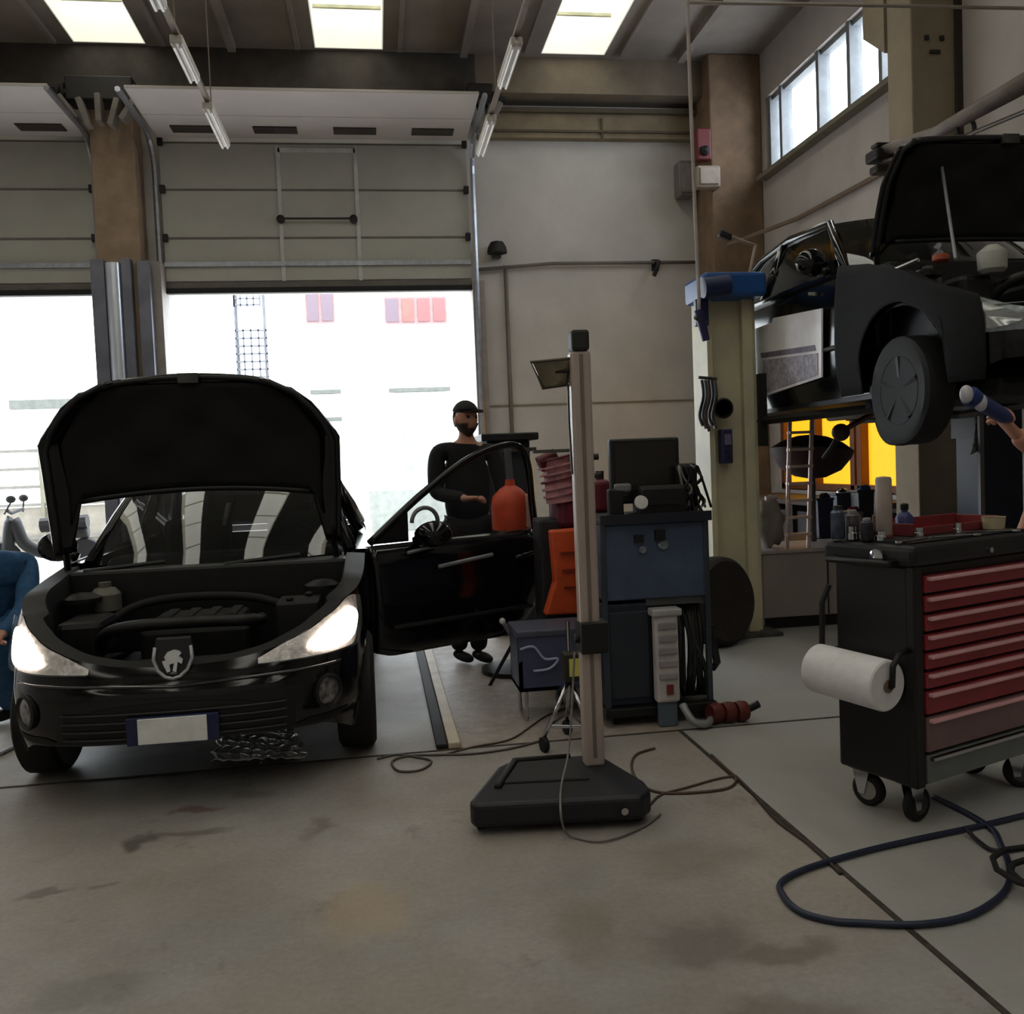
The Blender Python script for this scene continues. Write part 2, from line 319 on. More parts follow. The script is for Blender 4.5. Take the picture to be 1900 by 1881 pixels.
# ------------------------------------------------------------------ sectional doors
panel_m = mat('door_panel', (170, 168, 158), .6, 0, .06, 1.2)
leaf_m = mat('door_panel_pale', (182, 175, 171), .6, 0, .05, 1.2)
seam_m = mat('door_seam', (112, 105, 98), .7); dark_m = mat('hardware_dark', (38, 34, 32), .6, .3)
def sect_door(name, x0, x1, wicket):
    base = MB().bb(x0, x1, 12.9, 12.93, 3.9, 3.98); o = struct(name, base, seam_m)
    zs = [3.98, 4.56, 5.2, 5.82]
    for a, b in zip(zs, zs[1:]):
        g = MB(); g.bb(x0, x1, 12.88, 12.93, a+.012, b-.008)
        g.build('panel', panel_m, o, bevel=.008)
    lf = MB()                                    # leaf folded flat under the ceiling
    for k in range(2): lf.bb(x0, x1, 12.82-.8*(k+1)+.01, 12.82-.8*k, 5.86, 5.9)
    lf.build('overhead_panel', leaf_m, o, bevel=.008)
    n = 4
    for k in range(n):
        cx = x0+(x1-x0)*(k+.62)/n - .1
        MB().bb(cx-.28, cx+.28, 12.36, 12.6, 5.845, 5.862).build('window_slot', mat('slot_glass', (40, 30, 28), .2), o, bevel=.006)
    MB().bb(x0, x1, 12.84, 12.88, 4.18, 4.24).build('reinforcing_bar', steel, o)
    MB().bb(x0-.05, x1+.05, 12.86, 12.95, 3.83, 3.9).build('bottom_seal', rubber, o)
    sm = MB()
    for z in (4.56, 5.2, 5.82): sm.bb(x0, x1, 12.872, 12.885, z-.009, z+.009)
    sm.build('seam', seam_m, o)
    if wicket:
        q = MB()
        for x in (-1.13, -.1): q.bb(x-.025, x+.025, 12.865, 12.885, 3.98, 5.78)
        q.bb(-1.13, -.1, 12.865, 12.885, 5.7, 5.76); q.build('wicket_frame', mat('wicket_grey', (196, 196, 190), .5), o)
        h = MB().cyl((-1.13, 12.8, 4.8), (-.15, 12.8, 4.8), .014, 8); h.build('push_bar', dark_m, o)
        for x in (-1.13, -.16): MB().lathe([(.02, 0), (.055, .01), (.055, .06), (.03, .08)], (x, 12.87, 4.8), (0, -1, 0), 14).build('bar_mount', dark_m, o)
    for z in (4.56, 5.2, 5.82):
        for x in (x0+.03, x1-.03): MB().box((x, 12.85, z), (.07, .07, .1)).build('hinge', dark_m, o, bevel=.01)
    return o
d1 = sect_door('door_1', -2.67, 1.43, True); d2 = sect_door('door_2', -7.6, -3.5, False)
def track(x, o):
    pts = [(x, 12.8, 0), (x, 12.8, 5.4)]+[(x, 12.8-.42*(1-math.cos(t*PI/2/6)), 5.4+.42*math.sin(t*PI/2/6)) for t in range(1, 7)]+[(x, 11.15, 5.82)]
    MB().tube(pts, .035, 6).build('guide_track', steel, o)
for x in (-2.72, 1.49): track(x, d1)
for x in (-3.48,): track(x, d2)
struct('trim_14', MB().bb(1.43, 1.6, 12.82, 13.0, 0, 3.95).bb(-2.84, -2.67, 12.6, 13.0, 0, 4.2), mat('jamb_grey', (150, 142, 136), .6))
jb = MB(); jb.bb(-3.5, -3.33, 12.45, 12.56, 0, 4.2).bb(-3.12, -3.0, 12.42, 12.56, 0, 4.2).bb(-2.94, -2.78, 12.46, 12.56, 0, 4.18)
struct('trim_15', jb, mat('jamb_steel', (120, 122, 134), .45, .5, .15, 3), bevel=.01)
struct('trim_16', MB().cyl((-3.225, 12.5, 0), (-3.225, 12.5, 4.15), .105, 32), mat('bright_zinc', (225, 232, 245), .3, .85, .04, 2), smooth=True)
# spring and bearing brackets above the pillar and at the right end of the door
def bracket(x0, x1, lab):
    b = thing('spring_bracket', lab, 'bracket', ((x0+x1)/2, 12.3, 6.0))
    MB().bb(x0, x1, 12.2, 12.55, 6.1, 6.4).build('plate', dark_m, b, world=True, bevel=.02)
    q = MB(); n = 5
    for k in range(n): q.box((x0+(x1-x0)*(.05+.9*k/(n-1)), 12.2, 5.98-.05*(k % 2)), (.07, .2, .34), ry=.3*(k-2))
    q.build('bearing', seam_m, b, world=True, bevel=.01)
    r = MB(); r.cyl((x0-.15, 12.25, 6.2), (x1+.15, 12.25, 6.2), .05, 12); r.build('shaft', dark_m, b, world=True)
    for k in range(2):
        xx = x0-.05 if k == 0 else x1+.05
        MB().lathe([(.02, -.04), (.11, -.04), (.11, -.02), (.07, 0), (.11, .02), (.11, .04), (.02, .04)], (xx, 12.25, 6.2), (1, 0, 0), 16).build('cable_drum', dark_m, b, world=True)
bracket(-3.6, -2.8, 'dark spring bracket with cable drums above the concrete pillar'); bracket(1.4, 1.75, 'dark cable drum bracket at the right end of the middle garage door')
# ================================================================== WALL THINGS
def wall_pipe(name, pts, r, mt, label, c='pipe', **k):
    return tag(MB().tube(pts, r, 8).build(name, mt, smooth='all'), label, c, **k)
wall_pipe('conduit', [(1.5, 12.93, 4.12), (2.6, 12.93, 4.2), (4.85, 12.93, 4.2)], .025, mat('conduit_grey', (112, 108, 100), .6), 'thin grey horizontal conduit across the cream back wall')
wall_pipe('conduit', [(1.93, 12.95, 4.15), (1.93, 12.95, .6)], .022, mat('conduit_grey2', (120, 112, 104), .6), 'thin vertical conduit dropping down the cream back wall')
b = thing('wall_lamp', 'small dark dome lamp on the back wall right of the garage door', 'lamp', (1.8, 12.99, 4.34))
MB().lathe([(.02, .14), (.09, .12), (.13, .05), (.14, 0), (.14, -.03), (.1, -.03)], (1.8, 12.85, 4.36), (0, 0, 1), 18).build('dome', dark_m, b, world=True, smooth=True)
MB().bb(1.74, 1.86, 12.85, 13.0, 4.28, 4.34).build('mount', dsteel, b, world=True, bevel=.01)
b = thing('wall_hook', 'small dark hook below the conduit on the cream back wall', 'hook', (4.1, 12.95, 4.1))
MB().tube([(4.12, 12.98, 4.2), (4.12, 12.8, 4.18), (4.08, 12.76, 4.08), (4.04, 12.8, 3.98)], .03, 8).build('hook_arm', dark_m, b, world=True)
MB().box((4.12, 12.97, 4.17), (.1, .04, .16)).build('plate', dark_m, b, world=True)
b = thing('alarm_sounder', 'red alarm sounder high on the brown corner column', 'alarm', (4.99, 12.28, 5.6))
q = P(1303, 270, Y=12.235); MB().box(q, (.2, .16, .42)).build('housing', mat('dull_red', (112, 44, 46), .6), b, world=True, bevel=.02)
MB().lathe([(.02, 0), (.07, .0), (.06, .05), (.02, .08)], q+Vector((0, -.08, -.1)), (0, -1, 0), 14).build('horn', dark_m, b, world=True)
b = thing('junction_box', 'pale grey junction box on the corner column under the red alarm', 'electrical box', (5.02, 12.28, 5.1))
q = P(1312, 330, Y=12.235); MB().box(q, (.34, .16, .3)).build('housing', mat('box_pale', (160, 148, 136), .6), b, world=True, bevel=.03)
MB().box(q+Vector((0, -.09, 0)), (.26, .03, .22)).build('cover', mat('box_pale2', (176, 164, 150), .6), b, world=True, bevel=.01)
b = thing('wall_fan', 'grey square wall box left of the hanging pipe near the column', 'electrical box', (4.7, 12.9, 5.1))
q = P(1270, 335, Y=12.85); MB().box(q, (.24, .26, .5)).build('housing', mat('box_grey', (120, 112, 108), .6), b, world=True, bevel=.03)
MB().box(q+Vector((0, -.14, 0)), (.17, .02, .4)).build('cover', mat('box_grey2', (134, 126, 120), .6), b, world=True)
b.name = 'switch_box'
# overhead air pipe frame
def pp(x, y, Y): return P(x, y, Y=Y)
wall_pipe('air_pipe', [pp(1275, -40, 6.5), pp(1275, 0, 6.5), pp(1281, 180, 6.5), pp(1290, 400, 6.5), pp(1297, 560, 6.5), pp(1297, 580, 6.46)], .014, mat('pale_pipe', (178, 166, 160), .5), 'thin pale vertical pipe hanging in front of the corner column')
wall_pipe('air_pipe', [pp(1270, 5, 6.6), pp(1500, 8, 6.6), pp(1930, 16, 6.6)], .014, mat('pale_pipe2', (168, 158, 150), .5), 'thin pale horizontal pipe under the ceiling at top right')
b = thing('air_gun', 'dark blue air gun hanging below the pale vertical pipe', 'air gun', pp(1303, 600, 6.45))
MB().cyl(pp(1296, 575, 6.45), pp(1310, 632, 6.45), .035, 10, r2=.028).build('body', mat('indigo', (34, 30, 84), .5), b, world=True, smooth=True)
MB().cyl(pp(1310, 600, 6.45), pp(1290, 588, 6.42), .018, 8).build('nozzle', dsteel, b, world=True)
# fluorescent strips
tube_m = mat('lamp_tube', (196, 190, 184), .4, 0, .03, 5); rail_m = mat('lamp_rail', (120, 106, 96), .6, .2)
def strip(x, spans, y0, y1, lab):
    for n, (a, b) in enumerate(spans):
        t = thing('strip_light', lab[n], 'ceiling light', (x, (a+b)/2, 4.8), 0, 'strip lights on ceiling trunking')
        MB().bb(x-.05, x+.05, a, b, 4.78, 4.85).build('housing', tube_m, t, world=True, bevel=.012)
        for s in (-.025, .025): MB().cyl((x+s, a+.03, 4.765), (x+s, b-.03, 4.765), .014, 8).build('tube', mat('tube_glow', (210, 205, 198), .3, emit=(255, 248, 240), es=.03), t, world=True)
    r = thing('trunking_rail', 'slim ceiling trunking rail carrying the %s strip lights' % ('left' if x < 0 else 'right'), 'rail', (x, y0, 4.88))
    MB().bb(x-.022, x+.022, y0, y1, 4.85, 4.89).build('rail', rail_m, r, world=True)
    k = y0+.4
    while k < y1:
        MB().cyl((x, k, 4.89), (x, k, 6.9), .006, 6).build('hanger', rail_m, r, world=True); k += 1.6
strip(-1.4, [(8.95, 9.98), (7.62, 8.35), (6.2, 7.1)], 5.6, 10.0, ['farthest strip light of the left row, pointing at the garage door', 'middle strip light of the left ceiling row', 'nearest strip light of the left row, cut by the top edge'])
strip(1.28, [(9.15, 10.16), (7.5, 8.35)], 6.8, 10.2, ['far strip light of the right row, by the door corner', 'nearer strip light of the right ceiling row'])
# ================================================================== CARS
PLAN = [(0, 0), (.25, .012), (.45, .05), (.61, .135), (.72, .29), (.785, .5), (.812, .8), (.825, 1.3), (.826, 1.8), (.825, 2.3), (.815, 2.9), (.775, 3.4), (.69, 3.7), (.45, 3.81), (0, 3.84)]
_pl = cat([(a, b, 0) for a, b in PLAN], 10)
_cum = [0]
for a, b in zip(_pl, _pl[1:]): _cum.append(_cum[-1]+(b-a).length)
PLEN = _cum[-1]
def plan(s):
    """s in metres along the half outline, front centre to rear centre"""
    s = max(0, min(PLEN, s)); i = 0
    while i < len(_cum)-2 and _cum[i+1] < s: i += 1
    t = (s-_cum[i])/max(1e-9, _cum[i+1]-_cum[i]); return _pl[i].lerp(_pl[i+1], t)
ZT = [(0, .60), (.02, .625), (.06, .67), (.14, .735), (.28, .80), (.6, .86), (1.0, .91), (1.35, .95), (2.5, .98), (3.5, .99), (3.84, .93)]
AZ = [(.18, .07), (.28, .02), (.36, 0), (.50, 0), (.535, .025), (.58, .04), (.66, .09), (.74, .17), (.82, .26)]
def surf(s, z, side=1, off=0.):
    p = plan(s); q = plan(s+.01); r = plan(s-.01); t = (q-r).normalized(); nrm = Vector((t.y, -t.x, 0))
    wf_ = max(0, 1-p.y/.7); wr_ = max(0, (p.y-3.4)/.44)
    ins = interp(z, [(.18, .06), (.35, .01), (.5, 0), (.75, .008), (.9, .03), (1., .055)])
    y = p.y + interp(z, AZ)*wf_ - (interp(z, AZ)*.5)*wr_
    x = p.x*(1-ins*.9) - 0
    x += nrm.x*off; y += nrm.y*off
    return Vector((x*side, y, z))
def ztop(s): return interp(plan(s).y, ZT)
def zbot(s): return interp(plan(s).y, [(0, .295), (.14, .29), (.35, .2), (3.5, .2), (3.84, .3)])
def build_car(root, zt=None, hz=.588, dz=0., S=1.0, open_door=False, wheels_drop=0., lights=True, prop=False, xs=1.0, zs=1.0, far_glass=True):
    T = Matrix.Diagonal((xs, S, zs, 1))
    def B(mb, name, mt, parent=root, **k):
        mb2 = MB(); mb2.v = [T @ p for p in mb.v]; mb2.f = mb.f; mb2.m = mb.m
        return mb2.build(name, mt, parent, **k)
    global ZT
    if zt: ZT = zt
    W1, W2, WR = .74, 3.18, .335
    # ---- lower body shell
    g = MB(); NS, NZ = 150, 16
    for side in (1, -1):
        def fn(u, v, side=side):
            s = u*PLEN; zt = ztop(s); z = zbot(s)+(zt-zbot(s))*v; p = surf(s, z, side)
            for wy in (W1, W2):
                d = Vector((p.y-wy, p.z-.28)); r = d.length
                if abs(p.x) > .5 and r < WR+.02 and r > 1e-4: d = d*((WR+.02)/r); p.y = wy+d.x; p.z = max(zbot(s), .28+d.y)
            return p
        def skip(u, v, side=side):
            s = u*PLEN; p = plan(s); z = zbot(s)+(ztop(s)-zbot(s))*v
            if p.x > .5 and any(math.hypot(p.y-wy, z-.28) < WR for wy in (W1, W2)): return True
            return open_door and side == 1 and 1.38 < p.y < 2.62 and z > .33
        g.grid(fn, NS, NZ, skip)
    body = B(g, 'body_shell', paint, smooth=True)
    # sill plate, floor pan, inner wings
    g = MB(); g.bb(-.78, .78, .95, 2.95, .17, .24); g.bb(-.5, .5, .95, 3.7, .2, .3)
    B(g, 'floor_pan', blackp)
    # ---- engine bay
    g = MB(); ss = [i/60*1.75 for i in range(61)]
    for side in (1, -1):
        rows = []
        for s in ss:
            a = surf(s, ztop(s), side); ctr = Vector((0, 1.0, a.z)); d = (ctr-a); d.z = 0; d.normalize(); k = .07 if plan(s).y < .25 else .1
            rows.append([a, a+d*k+Vector((0, 0, .012)), a+d*(k+.02)+Vector((0, 0, -.05)), Vector(((a+d*(k+.05)).x, (a+d*(k+.05)).y, .42)), Vector((0, max(.4, a.y), .42))])
        g.grid(lambda u, v: rows[round(u*60)][round(v*4)], 60, 4)
    B(g, 'engine_bay_liner', engine_d, smooth=True)
    g = MB(); g.bb(-.7, .7, 1.0, 1.12, .5, .93); g.bb(-.74, .74, 1.0, 1.35, .88, .915); B(g, 'scuttle', blackp, bevel=.02)
    g = MB(); g.box((.02, .62, .60), (.5, .36, .2)); g.box((.02, .62, .715), (.42, .28, .05)); e = B(g, 'engine_cover', engine_m, bevel=.03)
    g = MB()
    for k in range(4): g.bb(-.15+.1*k, -.1+.1*k, .5, .74, .735, .75)
    B(g, 'engine_cover_rib', engine_d, bevel=.006)
    g = MB().tube(cat([(-.42, .5, .62), (-.36, .42, .7), (-.2, .36, .735), (.1, .34, .74), (.26, .34, .735), (.32, .42, .72), (.3, .6, .7)], 6), .028, 10); B(g, 'intake_pipe', engine_m, smooth='all')
    g = MB().tube(cat([(-.5, .7, .6), (-.42, .85, .72), (-.2, .9, .78), (.2, .88, .77), (.45, .8, .7)], 6), .022, 8); B(g, 'coolant_hose', rubber, smooth='all')
    g = MB().box((.48, .62, .68), (.2, .26, .2)); g.cyl((.44, .56, .78), (.44, .56, .8), .02).cyl((.52, .7, .78), (.52, .7, .8), .02); B(g, 'battery', blackp, bevel=.012)
    g = MB().box((-.5, .62, .66), (.2, .3, .18)); B(g, 'air_filter_box', engine_m, bevel=.03)
    g = MB().lathe([(.05, 0), (.075, .02), (.075, .1), (.05, .13), (.03, .135), (.03, .16)], (-.5, .92, .72), (0, 0, 1), 16); B(g, 'reservoir', mat('reservoir_grey', (110, 106, 98), .5), smooth=True)
    for sd in (-1, 1): B(MB().lathe([(.09, 0), (.09, .02), (.05, .04), (.02, .045)], (.58*sd, .82, .8), (0, 0, 1), 18), 'strut_mount', engine_m, smooth=True)
    g = MB(); g.box((0, .16, .6+dz), (1.0, .07, .03)); B(g, 'lock_carrier', blackp, bevel=.008)
    # ---- greenhouse
    def lowf(x): return Vector((x, 1.13+.3*(x/.70)**2, .925))
    def topf(x): return Vector((x, 1.80+.12*(x/.53)**2, 1.385-.02*(x/.53)**2))
    g = MB().grid(lambda u, v: lowf(-.70+1.4*u).lerp(topf(-.53+1.06*u), v)+Vector((0, -.05*math.sin(PI*v), 0)), 16, 8); B(g, 'windscreen', glass, smooth='all')
    def roof(u, v):
        x = -.53+1.06*u; a = topf(x); b = Vector((x, 3.05-.1*(x/.53)**2, 1.36-.02*(x/.53)**2)); p = a.lerp(b, v); p.z += .05*math.sin(PI*v); return p
    g = MB().grid(roof, 14, 12); g.T = Matrix.Identity(4); B(g, 'roof', paint, smooth='all', solid=.03)
    for sd in (-1, 1):
        g = MB(); g.tube([Vector((.715*sd, 1.43, .93)), Vector((.63*sd, 1.7, 1.17)), Vector((.545*sd, 1.94, 1.365)), Vector((.57*sd, 2.5, 1.395)), Vector((.555*sd, 3.0, 1.36)), Vector((.66*sd, 3.45, 1.12)), Vector((.72*sd, 3.66, .97))], [.035, .032, .032, .03, .035, .05, .05], 8)
        B(g, 'pillar_rail', paint, smooth='all')
        B(MB().tube([Vector((.57*sd, 2.6, 1.37)), Vector((.735*sd, 2.62, .97))], .04, 8), 'door_pillar', paint, smooth='all')
        B(MB().grid(lambda u, v: Vector(((.735+.09*v)*sd, 1.35+2.2*u, .945+.03*u-.0*v)), 12, 1), 'waistline', paint, solid=.02)
        if not (open_door and sd == 1):
            B(MB().add([(.725*sd, 1.55, .97), (.735*sd, 2.6, .985), (.575*sd, 2.58, 1.37), (.555*sd, 1.98, 1.36)], [(0, 1, 2, 3)]), 'side_window', glass)
        B(MB().add([(.735*sd, 2.64, .985), (.725*sd, 3.5, .99), (.62*sd, 3.3, 1.2), (.56*sd, 2.95, 1.35), (.575*sd, 2.62, 1.37)], [(0, 1, 2, 3, 4)]), 'rear_side_window', glass)
    B(MB().grid(lambda u, v: Vector((-.50+1.0*u, 3.02, 1.34)).lerp(Vector((-.66+1.32*u, 3.66, .99)), v), 6, 4), 'rear_window', mat('rear_glass', (12, 14, 15), .1, 0, .05, 2), smooth='all')
    B(MB().grid(lambda u, v: Vector((-.72+1.44*u, 3.6, .99)).lerp(Vector((-.6+1.2*u, 3.8, .93)), v), 6, 2), 'tailgate_ledge', paint, smooth='all')
    for sd in (-1, 1):
        B(MB().tube([(.35*sd-.28, 1.02, .93), (.35*sd+.1, 1.12, .95)], .012, 6), 'wiper', blackp)
    # ---- interior
    B(MB().bb(-.66, .66, 1.5, 1.78, .7, .95), 'dashboard', blackp, bevel=.05, seg=3)
    for sd in (-1, 1):
        g = MB(); g.box((.34*sd, 2.2, .5), (.46, .5, .16)); g.box((.34*sd, 2.5, .8), (.44, .14, .62), rx=-.25); g.box((.34*sd, 2.6, 1.2), (.24, .1, .16), rx=-.2); B(g, 'seat', cloth_b, bevel=.05, seg=3)
    sw = MB(); o = Vector((.34, 1.92, .92)); ax = Euler((math.radians(25), 0, 0)).to_matrix()
    sw.tube([o+ax @ Vector((.18*math.cos(a), 0, .18*math.sin(a))) for a in [k*2*PI/20 for k in range(20)]], .014, 8, close=True); sw.box(o, (.3, .03, .05), rx=.4); B(sw, 'steering_wheel', blackp, smooth='all')
    # ---- mirrors
    for sd in ((-1,) if open_door else (-1, 1)):
        g = MB().ball((.91*sd, 1.52, 1.03), .1, 14, sc=(1.1, .7, .85)); g.tube([(.80*sd, 1.5, .96), (.86*sd, 1.5, .99)], .03, 8); B(g, 'door_mirror', paint, smooth='all')
    # ---- nose details
    for sd in (-1, 1):
        def hl(u, v, off=.006, sd=sd):
            s = .345+.60*u; zl = hz+.006*u; zt = min(ztop(s)-.003, hz+.222); zt = min(zt, zl+.02+.27*u); zt = max(zt, zl+.015)
            if u > .85: k = (u-.85)/.15; zl += .10*k*k; zt -= .01*k
            return surf(s, zl+(zt-zl)*v, sd, off)
        h = B(MB().grid(lambda u, v: hl(u, v, .004), 26, 8), 'headlight', mat('headlight_reflector' if lights else 'headlight_reflector_off', (236, 226, 224) if lights else (150, 156, 165), .22, .5, .2, 26, bump=.4), smooth='all')
        def lamp(u, v, off=.018): return hl(.36+.58*u, .1+.78*v, off)
        g = MB(); c = lamp(.5, .5); N = 24
        pts = [lamp(.5+.5*math.cos(2*PI*k/N), .5+.5*math.sin(2*PI*k/N)) for k in range(N)]
        g.add([c]+pts, [(0, k+1, (k+1) % N+1) for k in range(N)])
        B(g, 'lamp_reflector', mat('lit_lamp', (255, 246, 232), .3, emit=(255, 244, 226), es=5.) if lights else chrome, h, smooth='all')
        B(MB().grid(lambda u, v: hl(u, v, .026), 26, 8), 'headlight_lens', clear, h, smooth='all')
        if prop: continue
        s0 = .66; p = surf(s0, .43+dz*.6, sd, .002); n = (surf(s0, .42, sd, .1)-surf(s0, .42, sd, 0)).normalized()
        f = B(MB().lathe([(.03, -.02), (.074, -.02), (.078, .008), (.066, .014), (.06, .002), (.02, .0)], p, n, 24), 'fog_light_surround', blackp, smooth=True)
        B(MB().lathe([(.01, .012), (.04, .01), (.06, .002), (.058, -.004)], p, n, 20), 'fog_light', mat('fog_lens', (170, 168, 172), .15, .6, .3, 40), f, smooth=True)
        B(MB().grid(lambda u, v: surf(.46+.26*u+.1*v, .30+.03*v, sd, .004), 6, 2), 'bumper_scoop', rubber)
    # grille intake & bars
    g = MB().grid(lambda u, v: surf(abs(-.5+1.0*u), .305+.16*v*(1-.35*abs(2*u-1)**2), 1 if u >= .5 else -1, .003), 24, 4); ig = B(g, 'lower_intake', engine_d)
    g = MB()
    for k in range(4): g.tube([surf(abs(x), (.32+.035*k), 1 if x >= 0 else -1, .008) for x in [-.46+.92*i/14 for i in range(15)]], .006, 6)
    B(g, 'intake_bar', blackp, ig)
    g = MB().tube([surf(abs(x), .545-.02*(1-abs(x)/.75)**2, 1 if x >= 0 else -1, .004) for x in [-.74+1.48*i/30 for i in range(31)]], .007, 6); B(g, 'bumper_crease', mat('glossy_trim', (60, 56, 62), .15, .3, .05, 3, coat=1), smooth='all')
    # shield-shaped badge with a reared animal outline kept generic
    e0 = surf(0, .655+dz, 1, 0)+Vector((0, -.03, -.01))
    ring = [(-.072, .04), (-.078, -.01), (-.06, -.055), (-.03, -.082), (0, -.09), (.03, -.082), (.06, -.055), (.078, -.01), (.072, .04)]
    B(MB().prism([(-.07, .075), (-.085, -.01), (-.06, -.065), (0, -.095), (.06, -.065), (.085, -.01), (.07, .075)], lambda a, b_, t: e0+Vector((a, t+.25*b_, b_)), .0, .03), 'badge_shield', blackp, bevel=.006)
    bd = B(MB().tube([e0+Vector((a, -.004+.25*b_, b_)) for a, b_ in ring], .008, 6), 'badge_rim', mat('rim_silver', (190, 190, 196), .25, .3), smooth='all')
    lion = [(-.035, -.03), (-.02, -.06), (-.008, -.055), (-.012, -.03), (.006, -.025), (.0, -.055), (.014, -.06), (.02, -.02), (.035, -.03), (.04, -.012), (.024, .0), (.034, .012), (.022, .022), (.004, .026), (-.02, .018), (-.032, .0), (-.026, -.012), (-.04, -.016)]
    B(MB().prism(lion, lambda a, b_, t: e0+Vector((a*1.05, t+.25*b_-.012, b_*1.05)), .0, .01), 'badge_emblem', mat('badge_silver', (225, 225, 230), .25, .2), bd)
    # ---- wheels
    for wy in (W1, W2):
        for sd in (-1, 1):
            c = Vector((.73*sd, wy, .29-wheels_drop)); ax = (sd, 0, 0)
            w_ = B(MB().lathe([(.19, -.08), (.26, -.092), (.285, -.075), (.29, -.03), (.29, .03), (.285, .075), (.26, .09), (.19, .08)], c, ax, 32), 'tyre', rubber, smooth=True)
            g = MB().lathe([(.192, -.07), (.192, .07), (.182, .082), (.175, .06), (.03, .045)], c, ax, 28)
            for k in range(5):
                a = 2*PI*k/5+.3; g.tube([c+Vector((.055*sd, 0, 0)), c+Vector((.07*sd, .18*math.cos(a), .18*math.sin(a)))], .022, 6)
            B(g, 'wheel_rim', dsteel if lights else engine_d, smooth=True)
            g = MB().lathe([(.33, -.1), (.345, -.1), (.345, .06)], Vector((.70*sd, wy, .28)), ax, 24); 
    # ---- side moulding
    for sd in ((-1,) if open_door else (-1, 1)):
        B(MB().tube([surf(s_, .50, sd, .008) for s_ in [1.75+.1*i for i in range(20)] if not (2.72 < plan(s_).y < 3.6)], .016, 6), 'side_moulding', blackp, smooth='all')
    # ---- bonnet
    hb = Vector((0 if prop else -.045, 1.10, .985 if prop else 1.03)); ang = math.radians(80 if not prop else 68); L = .64 if prop else .90
    HW = [(0, .725), (.25, .735), (.62, .745), (.64, .742), (.83, .615), (.93, .50), (1, .39)] if not prop else [(0, .80), (.6, .79), (.88, .74), (1, .66)]
    def hp(u, v):       # u -1..1, v 0..1
        w0 = interp(v, HW); tmx = .1 if prop else .31; tm = tmx if abs(u) < .8 else tmx*max(0, 1-(abs(u)-.8)/.1)
        tm = tm*(1-.12*(u/.8)**2) if abs(u) < .8 else tm*.88
        t = tm+(1-tm)*v; w0 = interp(t, HW); dome = .07*(1-u*u)-.05*(t-.5)**2*4*.5 - (.05*max(0, abs(u)-.85)/.15)
        t2 = t*(1+0*u) - (.03*u*u if t > .95 else 0)
        return hb + Vector((u*w0, -t2*L*math.cos(ang) + dome*math.sin(ang), t2*L*math.sin(ang)+dome*math.cos(ang)))
    bon = B(MB().grid(lambda u, v: hp(2*u-1, v), 60, 24), 'bonnet', paint, smooth='all', solid=.018)
    dn = Vector((0, -math.sin(ang), -math.cos(ang)))
    lp = MB().grid(lambda u, v: hp((2*u-1)*.86, .06+.86*v)+dn*(.03+.012*math.cos((2*u-1)*9)*math.sin(v*9)), 40, 20, lambda u, v: abs(2*u-1) > .93 and v > .9)
    B(lp, 'bonnet_insulation', liner, bon, smooth='all', solid=.01)
    g = MB()
    for sd in (-1, 1): g.tube([hp(.95*sd, .02+.96*k/10)+dn*.03 for k in range(11)], .016, 6)
    g.tube([hp(-.95+1.9*k/16, .97)+dn*.03 for k in range(17)], .016, 6); g.tube([hp(-.78+1.56*k/16, .03)+dn*.03 for k in range(17)], .016, 6)
    B(g, 'bonnet_frame', blackp, bon, smooth='all')
    B(MB().box(hp(0, .965)+dn*.05, (.1, .03, .05)), 'bonnet_catch', dsteel, bon)
    for sd in (-1, 1): B(MB().tube([hb+Vector((.69*sd, .02, -.1)), hp(.93*sd, .06)], .018, 6), 'bonnet_hinge', blackp, bon)
    return B, bon, hp, dn, T
# ---- black hatchback in the bay
car = thing('hatchback_car', 'black hatchback on the floor with raised bonnet and lit headlights', 'car', (-.885, 3.93, 0))
Bc, bon, hp, dn, Tc = build_car(car, open_door=True)
pl = MB().box((-.0, -.012, .355), (.37, .02, .115)); plo = Bc(pl, 'number_plate', mat('plate_blue', (24, 34, 80), .4), bevel=.004)
Bc(MB().box((0, -.026, .355), (.275, .01, .105)), 'plate_blank', mat('plate_white', (250, 250, 250), .4, emit=None), plo, bevel=.002)
Bc(MB().box((.06, 1.83, 1.29), (.2, .02, .055)), 'interior_mirror', chrome, bevel=.01)
# open driver's door
DA = math.radians(29); dh = Vector((.805, 1.37, 0)); dd = Vector((math.cos(DA), math.sin(DA), 0)); dnn = Vector((math.sin(DA), -math.cos(DA), 0))
def D(d, z, t=0.): return dh+dd*d+dnn*t+Vector((0, 0, z))
dl = MB(); poly_b = [(0, .34), (.1, .31), (.9, .3), (1.08, .36), (1.2, .5), (1.27, .68), (1.26, .84), (1.2, .95), (.6, .955), (0, .95)]
g = MB()
def dfn(u, v):
    x = 1.28*u; zl = interp(x, [(0, .34), (.1, .31), (.9, .31), (1.08, .37), (1.2, .5), (1.28, .66)]); zh = interp(x, [(0, .955), (1.15, .965), (1.22, .93), (1.28, .8)])
    z = zl+(zh-zl)*v; return D(x, z, .05+.035*math.sin(PI*min(1, v*1.05))-.03*(v > .95))
g.grid(dfn, 30, 12)
door = Bc(g, 'driver_door', paint, smooth='all', solid=.02)
g = MB().prism(poly_b, lambda a, b, t: D(a, b, t), -.05, .035); Bc(g, 'door_card', blackp, door, bevel=.015)
g = MB().tube(cat([D(.02, .97), D(.35, 1.21), D(.68, 1.41), D(.95, 1.5), D(1.13, 1.5), D(1.2, 1.38), D(1.22, 1.15), D(1.24, .94)], 6), .024, 8); Bc(g, 'window_frame', paint, door, smooth='all')
g = MB(); g.add([D(.04, .96), D(.28, .96), D(.28, 1.14)], [(0, 1, 2)]); Bc(g, 'quarter_panel', blackp, door, solid=.02)
